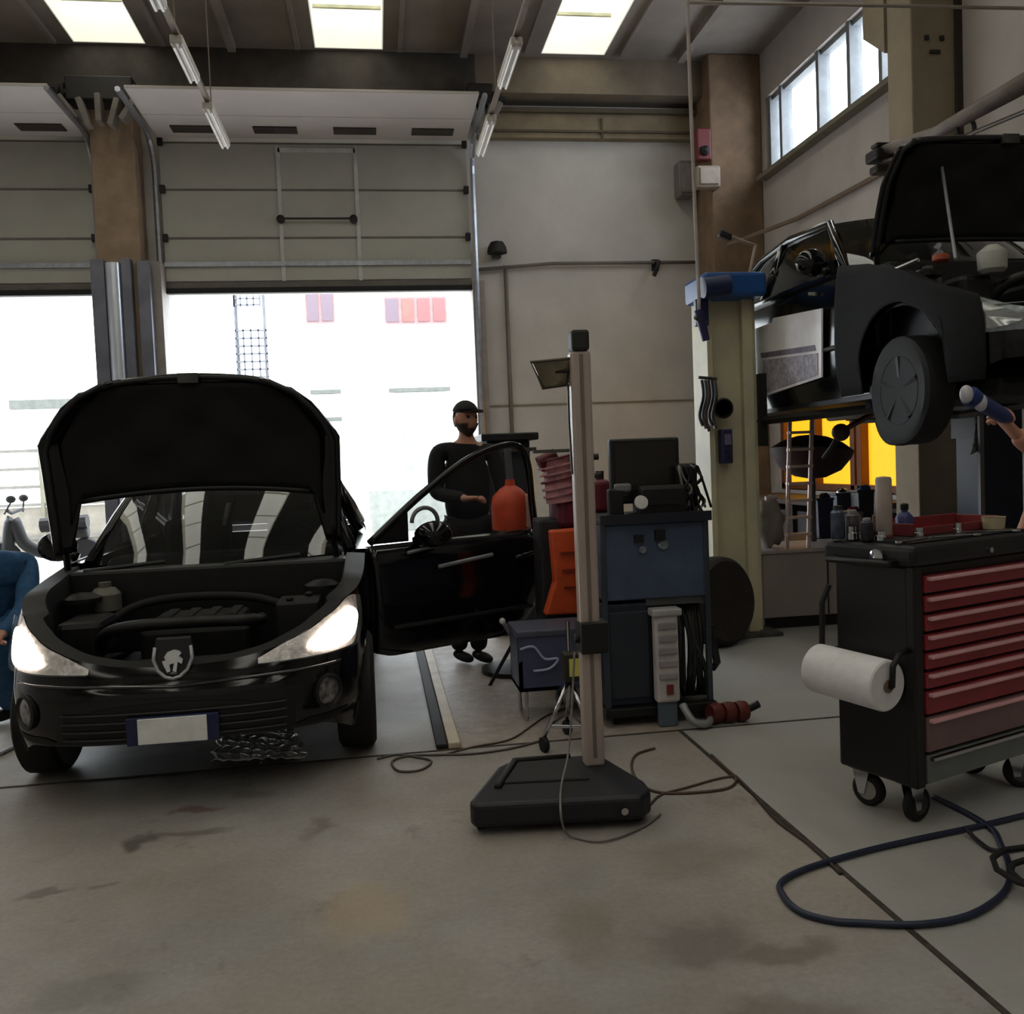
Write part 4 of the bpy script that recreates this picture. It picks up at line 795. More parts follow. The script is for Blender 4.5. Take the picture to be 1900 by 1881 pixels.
for px, py, r in ((1230, 1010, .026), (1192, 1020, .018)): MB().lathe([(.005, 0), (r, 0), (r*1.05, .012), (r*.8, .02), (r*.7, .014), (.005, .014)], P(px, py, Y=4.6), (0, -1, 0), 20).build('dial', mat('dial_pale', (150, 156, 164), .3, .3), dc, world=True, smooth=True)
MB().bb(1.3, 1.345, 4.57, 4.6, .96, 1.0).build('switch', blackp, dc, world=True); MB().bb(1.41, 1.46, 4.57, 4.6, .965, 1.02).build('switch', blackp, dc, world=True)
MB().bb(1.15, 1.37, 4.612, 4.63, .14, .6).build('door', mat('door_slate', (44, 50, 62), .45), dc, world=True, bevel=.006)
MB().bb(1.36, 1.68, 4.62, 4.7, .62, .66).build('shelf', mat('shelf_grey', (100, 102, 104), .4, .4), dc, world=True, bevel=.005)
for k in range(7):
    x = 1.55+.02*k; MB().tube(cat([(x, 4.72, .64), (x+.03*math.sin(k), 4.64, .45), (x-.03*math.cos(k*2), 4.62, .25), (x+.02, 4.68, .12)], 6), .013, 6).build('probe_cable', [blackp, engine_m, mat('probe_green', (34, 42, 34), .6)][k % 3], dc, world=True, smooth='all')
for x in (X0+.06, X1-.04): MB().lathe([(.01, -.015), (.04, -.015), (.04, .015), (.01, .015)], (x, 4.65, .042), (1, 0, 0), 18).build('castor_wheel', rubber, dc, world=True, smooth=True)
MB().tube([(1.71, 4.63, .5), (1.73, 4.6, .3), (1.73, 4.66, .26)], .02, 6).build('cable_hook', blackp, dc, world=True)
ga = thing('gas_analyser_probe', 'white ribbed probe unit hanging on the front of the slate cart', 'tester', P(1240, 1235, Y=4.55))
q0 = P(1240, 1235, Y=4.56); ax_ = q0.x-.015
MB().box((ax_, 4.55, .36), (.125, .07, .46)).build('housing', white_paint, ga, world=True, bevel=.015)
for k in range(5): MB().box((ax_, 4.51, .27+.065*k), (.1, .015, .035)).build('rib', mat('rib_grey', (160, 154, 158), .5), ga, world=True, bevel=.005)
MB().box((ax_+.005, 4.508, .2), (.035, .012, .05)).build('indicator', mat('ind_red', (130, 48, 44), .4), ga, world=True)
MB().box((ax_, 4.545, .6), (.16, .09, .04)).build('top_bracket', mat('bracket_pale', (190, 188, 188), .4, .2), ga, world=True, bevel=.01)
MB().bb(ax_-.05, ax_+.05, 4.53, 4.57, .0, .14).build('foot', mat('foot_bluegrey', (92, 104, 116), .5), ga, world=True, bevel=.008)
for k, (a, b_) in enumerate(((1.30, 1.38), (1.55, 1.48))):
    pass
mo = thing('monitor', 'large black monitor standing on the slate cart', 'monitor', (1.42, 4.8, 1.09))
c0, c1 = P(1131, 820, Y=4.75), P(1264, 925, Y=4.75)
cx, cz = (c0.x+c1.x)/2, (c0.z+c1.z)/2; w_, h_ = c1.x-c0.x, c0.z-c1.z+.03
MB().box((cx, 4.78, cz), (w_, .05, h_)).build('case', blackp, mo, world=True, bevel=.012)
MB().box((cx, 4.753, cz+.01), (w_-.05, .006, h_-.06)).build('screen', mat('screen_dark', (34, 30, 28), .25, 0, .1, 2), mo, world=True)
MB().box((cx, 4.82, 1.2), (.08, .04, .2)).build('neck', blackp, mo, world=True); MB().box((cx, 4.8, 1.098), (.24, .2, .016)).build('stand', blackp, mo, world=True, bevel=.006)
kb = thing('printer', 'black printer standing in front of the monitor on the cart', 'printer', (1.45, 4.7, 1.09))
MB().box((1.475, 4.7, 1.17), (.26, .16, .16)).build('body', blackp, kb, world=True, bevel=.02); MB().box((1.475, 4.615, 1.16), (.18, .02, .02)).build('paper_slot', engine_d, kb, world=True)
q = thing('phone_handset', 'pale grey handset lying on the left of the cart top', 'handset', P(1155, 905, Y=4.68))
MB().box(P(1155, 905, Y=4.68), (.09, .04, .045)).build('body', mat('handset_grey', (120, 118, 122), .4), q, world=True, bevel=.012)
MB().bb(1.19, 1.27, 4.66, 4.72, 1.09, 1.24).build('cradle', blackp, q, world=True, bevel=.01)
q = thing('lamp_head', 'small white round inspection lamp on the cart top', 'lamp', P(1190, 932, Y=4.6))
z_ = P(1190, 932, Y=4.62); MB().lathe([(.01, -.04), (.03, -.03), (.038, 0), (.034, .008), (.01, .01)], z_, (0, -1, .2), 20).build('head', white_p, q, world=True, smooth=True)
MB().cyl(z_+Vector((0, .04, 0)), Vector((z_.x, z_.y+.05, 1.09)), .012, 8).build('stem', blackp, q, world=True)
q = thing('cable_bundle', 'tangled silver cables piled on the right of the cart top', 'cables', (1.66, 4.75, 1.09))
random.seed(11)
for k in range(9):
    b0 = Vector((1.6+.012*k, 4.66+.01*(k % 4), 1.1)); MB().tube(cat([b0]+[b0+Vector((random.uniform(-.04, .05), random.uniform(-.02, .04), .06*j)) for j in range(1, 5)]+[b0+Vector((random.uniform(-.05, .06), .02, .02))], 5), .007, 6).build('cable', [mat('cable_silver', (160, 158, 154), .35, .3), engine_m, blackp][k % 3], q, world=True, smooth='all')
MB().bb(1.585, 1.7, 4.72, 4.84, 1.09, 1.36).build('cable_post', engine_m, q, world=True, bevel=.02)
# red rag-like clamp on the floor beside the cart
q = thing('wheel_clamp', 'dark red wheel clamp lying on the floor right of the cart', 'wheel clamp', (1.78, 4.5, 0))
for k, x in enumerate((1.68, 1.75, 1.82)): MB().lathe([(.02, -.03), (.05, -.03), (.055, 0), (.05, .03), (.02, .03)], (x, 4.52, .055), (1, .2, 0), 18).build('roller', mat('clamp_red', (104, 40, 36), .5), q, world=True, smooth=True)
MB().bb(1.66, 1.86, 4.5, 4.54, .05, .075).build('bar', MATS['clamp_red'], q, world=True, bevel=.006); MB().cyl((1.86, 4.5, .07), (1.9, 4.47, .1), .02, 8).build('knob', blackp, q, world=True)
q = thing('airline', 'grey angled pipe piece on the floor under the slate cart', 'pipe', (1.56, 4.45, 0))
q.name = 'pipe_elbow'; MB().tube(cat([(1.50, 4.5, .12), (1.53, 4.44, .05), (1.6, 4.44, .025), (1.65, 4.5, .03)], 6), .02, 8).build('pipe', mat('pipe_pale', (160, 160, 162), .4, .3), q, world=True, smooth='all')
# ================================================================== CHROME STAND WITH YELLOW TAG
q = thing('castor_stand', 'small chrome splay-legged stand with a yellow tag, on castors', 'stand', (.88, 4.3, 0))
hub = Vector((.88, 4.34, .34))
for a, b_ in ((.735, 4.3), (.96, 4.22), (.90, 4.55), (1.0, 4.45)):
    MB().tube([hub, Vector((a, b_, .07))], .011, 8).build('leg', chrome, q, world=True, smooth='all')
    MB().lathe([(.01, -.014), (.036, -.012), (.036, .012), (.01, .014)], (a, b_, .037), (1, .3, 0), 18).build('castor_wheel', rubber, q, world=True, smooth=True)
MB().tube([(.76, 4.31, .12), (.93, 4.25, .12), (.9, 4.5, .12)], .008, 8, close=True).build('brace', chrome, q, world=True)
MB().cyl(hub, hub+Vector((0, 0, .28)), .012, 10).build('pole', chrome, q, world=True)
MB().bb(.845, .965, 4.29, 4.37, .33, .47).build('tag_box', mat('tagbox_dark', (44, 40, 30), .5), q, world=True, bevel=.008)
MB().bb(.87, .938, 4.282, 4.29, .36, .445).build('yellow_label', yellow, q, world=True)
# slate crate beyond
q = thing('slate_crate', 'slate blue crate on thin chrome legs beneath the open hatchback door', 'crate', (.92, 4.95, 0))
cr_ = mat('crate_blue', (72, 78, 108), .5, 0, .1, 5)
g = MB(); g.bb(.70, 1.10, 4.8, 4.82, .17, .48).bb(.70, 1.10, 5.1, 5.12, .17, .48).bb(.70, .72, 4.8, 5.12, .17, .48).bb(1.08, 1.10, 4.8, 5.12, .17, .48).bb(.7, 1.1, 4.8, 5.12, .17, .19); g.build('crate_body', cr_, q, world=True)
MB().bb(.69, 1.115, 4.79, 5.13, .46, .5).build('lid', mat('crate_lid', (74, 76, 94), .5), q, world=True, bevel=.01)
for x in (.74, 1.06):
    for y in (4.84, 5.08): MB().cyl((x, y, .0), (x, y, .17), .01, 8).build('leg', chrome, q, world=True)
MB().tube(cat([P(965, 1205, Y=4.78), P(990, 1200, Y=4.78), P(1010, 1222, Y=4.78), P(1035, 1222, Y=4.78), P(1020, 1240, Y=4.78), P(990, 1245, Y=4.78)], 6), .007, 6).build('cord', mat('cord_lilac', (170, 172, 206), .5), q, world=True, smooth='all')
q = thing('steel_lever', 'short pale steel lever sticking up left of the slate crate', 'lever', P(955, 1180, Y=5.55))
MB().cyl(P(932, 1152, Y=5.5), P(955, 1187, Y=5.58), .014, 10).build('bar', mat('lever_pale', (176, 176, 184), .4, .2), q, world=True); MB().cyl(P(955, 1187, Y=5.58), Vector((.64, 5.7, .0)), .012, 8).build('lower_bar', blackp, q, world=True)
MB().ball(P(932, 1152, Y=5.5), .02, 10).build('knob', white_p, q, world=True, smooth=True)
# ================================================================== ORANGE AND RED MACHINES
q = thing('oil_extractor', 'orange oil extractor canister seen through the hatchback door window', 'oil extractor', (.79, 5.9, 0))
og = (P(948, 945, Y=6.05)); ox, oz = og.x, og.z
MB().lathe([(.1, -.14), (.13, -.13), (.135, .02), (.12, .09), (.07, .14), (.035, .16), (.03, .2)], og, (0, 0, 1), 24).build('canister', mat('orange_bright', (236, 84, 44), .45, 0, .12, 8), q, world=True, smooth=True)
MB().bb(ox+.085, ox+.14, 5.94, 5.98, oz-.12, oz+.1).build('sight_strip', mat('sight_pale', (232, 196, 186), .4), q, world=True, bevel=.01)
MB().cyl(og+Vector((0, 0, .2)), og+Vector((-.01, 0, .42)), .024, 12).build('suction_tube', mat('tube_grey', (98, 98, 112), .5), q, world=True, smooth=True)
MB().cyl(Vector((ox, 6.05, 0.05)), og-Vector((0, 0, .13)), .03, 12).build('pole', dsteel, q, world=True)
MB().lathe([(.02, 0), (.24, 0), (.24, .03), (.05, .06)], (ox, 6.05, .0), (0, 0, 1), 24).build('foot', dark_m, q, world=True, smooth=True)
q = thing('gearbox_jack', 'tall orange tapered jack frame between hatchback door and tester column', 'jack', (1.06, 5.3, 0))
yj = 5.25
def J(px, py, dy=0): return P(px, py, Y=yj+dy)
poly = [(1022, 985), (1078, 980), (1082, 1060), (1088, 1138), (1012, 1142), (1030, 1080)]
a0 = [J(*p) for p in poly]; g = MB(); n = len(a0); g.add(a0+[p+Vector((0, .1, 0)) for p in a0], [tuple(range(n)), tuple(reversed(range(n, 2*n)))]+[(i, (i+1) % n, n+(i+1) % n, n+i) for i in range(n)])
g.build('frame_plate', orange, q, world=True, bevel=.012)
for k in range(3): MB().box(J(1056+4*k, 1025+32*k)+Vector((0, -.008, 0)), (.11, .02, .012)).build('rung', mat('orange_dark', (140, 44, 22), .5), q, world=True)
MB().cyl(J(1072, 1060)+Vector((0, -.02, 0)), J(1082, 1115)+Vector((0, -.02, 0)), .022, 10).build('ram', mat('orange_dark', ()) if 0 else MATS['orange_dark'], q, world=True)
for x in (.98, 1.18): MB().tube([(x, yj-.1, .06), (x, yj+.05, .46)], .02, 8).build('leg', mat('jack_grey', (80, 82, 96), .5), q, world=True); MB().lathe([(.01, -.015), (.04, -.015), (.04, .015), (.01, .015)], (x, yj-.1, .04), (1, 0, 0), 16).build('castor_wheel', rubber, q, world=True, smooth=True)
q = thing('compressor', 'dull red compressor with pinkish cylinder head on top of its frame', 'compressor', (1.14, 5.5, 0))
yc = 5.5
def K(px, py, dy=0): return P(px, py, Y=yc+dy)
pk = mat('pink_casting', (222, 160, 166), .5, .1, .2, 14); rd = mat('maroon', (118, 34, 50), .5, 0, .2, 9)
g = MB(); a, b_ = K(1030, 935), K(1070, 965); g.bb(a.x, b_.x+.12, yc-.08, yc+.25, b_.z-.05, a.z+.1); g.build('tank', rd, q, world=True, bevel=.04, seg=3)
g = MB(); g.cyl(K(1045, 930), K(1032, 848), .105, 18, r2=.085); g.build('cylinder_head', pk, q, world=True, smooth=True)
for k in range(6):
    MB().lathe([(.05, -.005), (.12, -.005), (.12, .005), (.05, .005)], K(1043-2.4*k, 915-13*k), (-.2, 0, 1), 20).build('cooling_fin', [pk, pk, rd][k % 3], q, world=True)
MB().cyl(K(1000, 862), K(1032, 846), .05, 14).build('intake', rd, q, world=True, smooth=True)
MB().bb(K(985, 840).x, K(1065, 835).x, yc-.1, yc-.06, K(1000, 838).z-.01, K(1000, 838).z+.01).build('handle_bar', mat('bar_grey', (90, 86, 84), .5), q, world=True)
MB().bb(.95, 1.35, 5.45, 5.7, .0, 1.05).build('stand_body', mat('stand_dark', (34, 30, 36), .6), q, world=True, bevel=.02)
q = thing('fuel_can', 'dark red jerry can standing left of the slate cart beside the column', 'can', (1.17, 5.2, 0))
a, b_ = P(1103, 890, Y=5.3), P(1135, 950, Y=5.3); MB().bb(a.x, b_.x, 5.3, 5.45, b_.z, a.z).build('can_body', mat('maroon2', (112, 26, 44), .5, 0, .15, 8), q, world=True, bevel=.03, seg=3)
MB().cyl((a.x+.05, 5.37, a.z), (a.x+.05, 5.37, a.z+.05), .025, 12).build('spout', blackp, q, world=True)
MB().bb(a.x-.02, b_.x+.05, 5.25, 5.5, 0, b_.z).build('plinth', mat('stand_dark2', (36, 34, 40), .6), q, world=True)
# dark equipment cabinet behind the man, with flat top
q = thing('equipment_cabinet', 'dark equipment cabinet behind the man, with a flat black top', 'cabinet', (1.0, 7.4, 0))
a, b_ = P(893, 812, Y=7.2), P(1000, 812, Y=7.2); MB().bb(a.x, b_.x, 7.2, 7.8, a.z-.03, a.z+.03).build('top', blackp, q, world=True, bevel=.01); MB().bb(a.x+.05, b_.x-.06, 7.3, 7.8, 0, a.z-.03).build('body', mat('cab_dark', (30, 34, 46), .5), q, world=True, bevel=.01)
MB().bb(a.x+.02, b_.x-.02, 7.22, 7.3, a.z-.12, a.z-.09).build('handle_rail', dsteel, q, world=True)
# tyre leaning by the lift column
q = thing('spare_tyre', 'dark worn tyre leaning against the olive lift column', 'tyre', (2.5, 6.35, 0))
MB().lathe([(.2, -.1), (.29, -.11), (.32, -.08), (.33, 0), (.32, .08), (.29, .11), (.2, .1)], (2.42, 6.4, .325), (.55, -1, .12), 36).build('tyre', mat('tyre_brown', (44, 36, 30), .8, 0, .2, 14), q, world=True, smooth=True)
MB().lathe([(.19, -.08), (.2, .08), (.17, .09), (.06, .02), (.03, .03)], (2.42, 6.4, .325), (.55, -1, .12), 28).build('rim', engine_d, q, world=True, smooth=True)
# ================================================================== BELOW THE RAISED CAR
q = thing('low_cabinet', 'light grey low cabinet with dark plinth under the raised car', 'cabinet', (3.3, 6.9, 0))
MB().bb(2.96, 4.3, 6.82, 7.5, .09, .6).build('body', mat('cab_grey', (158, 146, 142), .5, 0, .06, 3), q, world=True, bevel=.01)
MB().bb(2.98, 4.3, 6.85, 7.48, 0, .09).build('plinth', rubber, q, world=True); MB().bb(2.94, 4.32, 6.8, 7.51, .6, .625).build('top', mat('cab_top', (170, 158, 154), .5), q, world=True, bevel=.005)
MB().bb(3.5, 3.51, 6.812, 6.82, .1, .59).build('door_gap', dark_m, q, world=True)
q = thing('oil_drainer', 'dark bowl oil drainer on a pole beneath the raised car', 'oil drainer', (3.3, 6.7, 0))
cb_ = P(1505, 846, Y=7.36)
MB().lathe([(.03, -.19), (.13, -.175), (.25, -.11), (.33, .0), (.345, .05), (.33, .065), (.25, .12), (.13, .165), (.03, .18)], cb_, (.1, .05, 1), 36).build('bowl', mat('bowl_dark', (58, 26, 24), .55, 0, .3, 6), q, world=True, smooth=True)
MB().cyl(cb_-Vector((0, 0, .17)), Vector((cb_.x, cb_.y, .625)), .03, 12).build('pole', dsteel, q, world=True)
MB().lathe([(.05, .63), (.1, .64), (.11, .66), (.11, .84), (.08, .88), (.03, .89)], (cb_.x+.2, 7.15, 0), (0, 0, 1), 24).build('tank', mat('tank_pale', (170, 164, 158), .5, 0, .1, 9), q, world=True, smooth=True)
MB().tube([P(1562, 800, Y=6.3), P(1600, 778, Y=6.25), P(1645, 752, Y=6.2)], .02, 8).build('arm', mat('arm_bronze', (90, 58, 24), .4, .4), q, world=True)
MB().ball(P(1560, 802, Y=6.3), .065, 14).build('valve', mat('valve_brown', (62, 36, 20), .5), q, world=True, smooth=True)
MB().tube([P(1560, 802, Y=6.3), P(1545, 830, Y=6.4), P(1530, 850, Y=6.5)], .025, 8).build('joint', dark_m, q, world=True)
q = thing('step_ladder', 'narrow pale step ladder in front of the dark oil drainer bowl', 'ladder', P(1480, 1020, Y=6.9))
lp = mat('ladder_pale', (206, 182, 176), .4, .2, .08, 6)
La = [P(1507, 758, Y=6.93), P(1500, 1010, Y=6.88)]; Lb = [P(1466, 758, Y=6.93), P(1460, 1010, Y=6.88)]
for a in (La, Lb): a[1] = a[1]; d_ = a[1]-a[0]; e_ = a[0]+d_*((a[0].z-.6-.026)/(a[0].z-a[1].z)) if False else Vector((a[1].x, a[1].y, .626)); MB().tube([a[0], a[1], e_] if a[1].z > .64 else [a[0], e_], .017, 6).build('rail', lp, q, world=True)
for k in range(8):
    t = (k+.4)/8*1.0; a = La[0].lerp(La[1], t); b_ = Lb[0].lerp(Lb[1], t); MB().box((a+b_)/2, ((a-b_).length+.02, .06, .022)).build('step', lp, q, world=True)
q = thing('grey_sacks', 'pale grey sack standing on the low cabinet beside the olive column', 'sack', P(1432, 1000, Y=6.95)); q.name = 'paper_sack'
c_ = P(1432, 955, Y=7.0); MB().ball((c_.x, 7.05, .83), .2, 16, sc=(.62, .5, 1.05), fn=lambda d, p: Vector((p.x*(1+.12*math.sin(9*d.z)), p.y, max(-.205, p.z)+.03*math.sin(7*d.x)))).build('sack', mat('sack_grey', (160, 152, 144), .8, 0, .15, 7, bump=.4), q, world=True, smooth='all')
MB().tube([(c_.x-.05, 7.0, 1.03), (c_.x+.05, 7.0, 1.04)], .02, 6).build('tie', white_paint, q, world=True)
wbn = thing('workbench', 'dark workbench below the amber window along the right wall', 'workbench', (4.9, 10, 0))
MB().bb(4.75, 5.48, 8.6, 12, .78, .84).build('worktop', mat('bench_top', (66, 50, 38), .6), wbn, world=True, bevel=.01)
for y in (8.7, 10.2, 11.8): MB().bb(4.8, 4.88, y-.04, y+.04, 0, .78).build('leg', dark_m, wbn, world=True)
MB().bb(4.85, 5.45, 8.65, 11.9, .1, .7).build('cupboard', mat('cup_dark', (40, 36, 38), .6), wbn, world=True, bevel=.01)
bins = [(1525, 940, 'indigo', (34, 32, 72)), (1560, 930, 'slate', (70, 82, 104)), (1600, 925, 'dark', (40, 36, 40)), (1635, 930, 'rusty red', (100, 56, 50)), (1580, 965, 'silver', (130, 130, 138))]
for k, (px, py, nm, rgb) in enumerate(bins):
    c_ = P(px, py, Y=[7.64, 7.86, 7.64, 7.86, 7.63][k]); t = thing('storage_bin', '%s storage bin in the clutter behind the trolley\'s left corner' % nm, 'bin', (c_.x, c_.y, .625), 0, 'bins behind the trolley')
    h_ = c_.z-.625+.06; mt_ = mat('bin_%s' % nm.replace(' ', '_'), rgb, .5, 0, .3, 12)
    MB().prism([(-.065, 0), (.065, 0), (.075, h_), (.085, h_), (.085, h_+.02), (-.085, h_+.02), (-.085, h_), (-.075, h_)], lambda a, b, t_: Vector((a, t_, b)), -.07, .07).build('bin', mt_, t, bevel=.008)
    MB().ball((.02, 0, h_+.02), .05, 12, sc=(1.2, 1, .8), fn=lambda d, p: p*(1+.25*math.sin(8*d.x+3*k)*math.cos(7*d.z))).build('contents', [engine_m, chrome, denim, dsteel, red][k], t, smooth='all')
g = thing('shelf_plank', 'dark plank shelf carrying the bins behind the tool trolley', 'shelf', (3.9, 7.2, .6))
MB().bb(3.2, 4.6, 7.53, 8.0, .6, .625).build('plank', dark_m, g, world=True); MB().bb(3.25, 3.3, 7.6, 7.8, 0, .6).build('leg', dark_m, g, world=True); MB().bb(4.5, 4.55, 7.6, 7.8, 0, .6).build('leg', dark_m, g, world=True)
# ================================================================== OUTSIDE
fac = mat('white_facade', (236, 236, 232), .9, 0, .03, .5)
bd = thing('white_building', 'white building across the street seen through the garage doors', 'building', (-3, 26, 0))
MB().bb(-16, 9, 26, 30, -.02, 9.5).build('facade', fac, bd, world=True)
def win(x0, x1, z0, z1, panes, frame):
    f = MB().bb(x0, x1, 25.94, 26.0, z0, z1).build('window', frame, bd, world=True)
    for k, mt_ in enumerate(panes):
        a = x0+(x1-x0)*(k+.12)/len(panes); b_ = x0+(x1-x0)*(k+.88)/len(panes); MB().bb(a, b_, 25.91, 25.95, z0+.06, z1-.06).build('pane', mt_, f, world=True)
pa = mat('pane_grey', (84, 68, 76), .3, 0, .05, 2); pb = mat('pane_rose', (104, 58, 56), .3, 0, .05, 2); pc = mat('pane_buff', (108, 66, 56), .3); fr_ = mat('frame_pinkish', (128, 100, 98), .7)
win(-1.75, -.96, 5.44, 6.45, [pa, pa], fr_); win(.40, 2.14, 5.38, 6.14, [pa, pc, pb, pb], fr_)
lt = mat('lintel_greenish', (84, 86, 80), .8)
for x0, x1, z in ((-1.72, -.9, 3.56), (.42, 2.14, 3.55), (-9.5, -7.9, 3.38), (-1.72, -.9, 2.8)): MB().bb(x0, x1, 25.85, 26, z-.06, z+(.18 if x0 < -9 else .05)).build('lintel', lt, bd, world=True)
for x0, x1 in ((.42, 2.14), (-1.72, -.9)): win(x0+.1, x1-.1, 1.2 if x0 > 0 else 3.0, 3.45, [mat('pane_white', (130, 140, 140), .3)], mat('frame_white', (210, 214, 206), .7))
win(-9.2, -7.9, 1.8, 3.2, [mat('pane_white', ())if 0 else MATS['pane_white']]*2, MATS['frame_white'])
lat = thing('lattice_screen', 'grey square lattice screen fixed up the white building', 'lattice', (-3.3, 25.8, 0))
g = MB(); gm = mat('lattice_grey', (84, 86, 90), .7)
for k in range(5): g.bb(-3.62+.2*k-.02, -3.62+.2*k+.02, 25.8, 25.84, 4.0, 5.3 if k else 6.3)
for k in range(7): g.bb(-3.64, -2.8, 25.8, 25.84, 4.0+.21*k-.02, 4.0+.21*k+.02)
for k in range(3): g.bb(-3.64, -2.95, 25.8, 25.84, 5.95+.17*k-.018, 5.95+.17*k+.018)
for k in range(5): g.bb(-3.62+.17*k-.018, -3.62+.17*k+.018, 25.8, 25.84, 5.9, 6.35)
g.build('grid', gm, lat, world=True)
for x in (-3.6, -2.85): MB().bb(x-.03, x+.03, 25.84, 26.0, 3.9, 6.35).build('bracket', gm, lat, world=True)
fe = thing('boundary_fence', 'cream panelled boundary fence outside the left garage door', 'fence', (-7, 19, 0))
cf = mat('fence_cream', (110, 106, 88), .8)
for k in range(6): MB().bb(-11+1.5*k, -10.94+1.5*k, 18.95, 19.05, 0, 2.1).build('post', cf, fe, world=True)
for z in (.3, .95, 1.3, 1.65, 2.0): MB().bb(-11, -3.4, 18.98, 19.02, z-.03, z+.03).build('rail', mat('fence_rail', (104, 102, 94), .8), fe, world=True)
MB().bb(-11, -3.4, 19.03, 19.05, .0, .9).build('panel', mat('fence_low', (126, 120, 108), .8), fe, world=True)
MB().bb(-.2, 5, 20, 20.1, 0, .9).build('garden_wall', mat('wall_pale', (132, 136, 130), .8)); tag(bpy.data.objects['garden_wall'], 'low pale wall outside the middle garage door', 'wall')
mc = thing('motor_scooter', 'dark motor scooter parked outside beyond the left garage door', 'scooter', (-5.0, 14.4, 0))
for x in (-5.5, -4.35): MB().lathe([(.15, -.05), (.25, -.05), (.27, 0), (.25, .05), (.15, .05)], (x, 14.4, .27), (0, 1, 0), 24).build('wheel', rubber, mc, world=True, smooth=True)
MB().tube(cat([(-5.45, 14.4, .3), (-5.35, 14.4, .85), (-5.2, 14.4, .5), (-4.9, 14.4, .35), (-4.7, 14.4, .6), (-4.3, 14.4, .62)], 6), [.09]*31, 10).build('body', rubber, mc, world=True, smooth='all')
MB().tube([(-4.95, 14.4, .75), (-4.3, 14.4, .78)], .11, 10).build('seat', rubber, mc, world=True)
MB().tube([(-5.3, 14.1, 1.0), (-5.35, 14.4, .95), (-5.3, 14.7, 1.0)], .025, 8).build('handlebar', rubber, mc, world=True)
for y, x in ((14.05, -5.22), (14.75, -5.3)):
    MB().tube([(-5.32, y, .95), (x, y, 1.12)], .012, 6).build('mirror_stalk', rubber, mc, world=True); MB().ball((x, y, 1.16), .07, 12, sc=(1, .4, .8)).build('mirror', rubber, mc, world=True, smooth='all')
# ================================================================== PEOPLE
def grow(nodes, edges, sub=2, root=0):
    me = bpy.data.meshes.new('tmp'); me.from_pydata([n[:3] for n in nodes], edges, [])
    o = bpy.data.objects.new('tmp', me); C.objects.link(o); o.modifiers.new('s', 'SKIN')
    for i, n in enumerate(nodes):
        v = me.skin_vertices[0].data[i]; r = n[3] if len(n) > 3 else .05; v.radius = (r, n[4] if len(n) > 4 else r); v.use_root = (i == root)
    if sub: q = o.modifiers.new('u', 'SUBSURF'); q.levels = sub; q.render_levels = sub
    dg = bpy.context.evaluated_depsgraph_get(); dg.update(); m2 = bpy.data.meshes.new_from_object(o.evaluated_get(dg))
    out = ([v.co.copy() for v in m2.vertices], [tuple(p.vertices) for p in m2.polygons])
    bpy.data.objects.remove(o); bpy.data.meshes.remove(me); bpy.data.meshes.remove(m2); return out
def V(*a): return Vector(a)
def head_fn(d, p):
    x, y, z = d; q = p.copy()
    fr = max(0, -y)
    q.y -= .022*math.exp(-((x/.13)**2+((z+.08)/.2)**2))*(fr > .3)          # nose
    q.y += .010*(math.exp(-(((abs(x)-.3)/.14)**2+((z-.1)/.1)**2)))*(fr > .3)  # eye sockets
    q.y -= .007*math.exp(-(((z-.26)/.08)**2))*fr                             # brow
    q.y -= .006*math.exp(-((x/.25)**2+((z+.42)/.07)**2))*fr                  # lips
    if z < -.2: k = (-.2-z)/.8; q.x *= 1-.42*k; q.y = q.y*(1-.2*k) - .012*k
    return q
def hand(mb, wrist, direc, palm_n, side, curl=.5, k=1.):
    d = direc.normalized(); n = (palm_n-d*palm_n.dot(d)).normalized(); s = d.cross(n).normalized()*side
    pal = [(*(wrist-d*.05*k), .03*k, .026*k), (*(wrist), .027*k, .021*k), (*(wrist+d*.045*k), .034*k, .016*k), (*(wrist+d*.085*k), .038*k, .014*k)]
    mb.add(*grow(pal, [(0, 1), (1, 2), (2, 3)], 2))
    for i, (off, L) in enumerate(((-.03, .068), (-.01, .078), (.011, .074), (.03, .058))):
        b = wrist+d*.075*k+s*off*k; pts = [b]; a = curl*.35; p = b
        for j, f in enumerate((.45, .3, .25)):
            p = p+(d*math.cos(a)+n*math.sin(a))*L*f*k; pts.append(p); a += curl*1.1
        mb.add(*grow([(*q, (.0095-.0012*j)*k) for j, q in enumerate(pts)], [(0, 1), (1, 2), (2, 3)], 1))
    b = wrist+d*.03*k-s*.026*k; p1 = b+(d*.5-s*.7+n*.4).normalized()*.036*k; p2 = p1+(d*.8-s*.1+n*.55).normalized()*.034*k; p3 = p2+(d*.7+s*.3+n*.5).normalized()*.024*k
    mb.add(*grow([(*b, .014*k), (*p1, .0125*k), (*p2, .011*k), (*p3, .009*k)], [(0, 1), (1, 2), (2, 3)], 1))
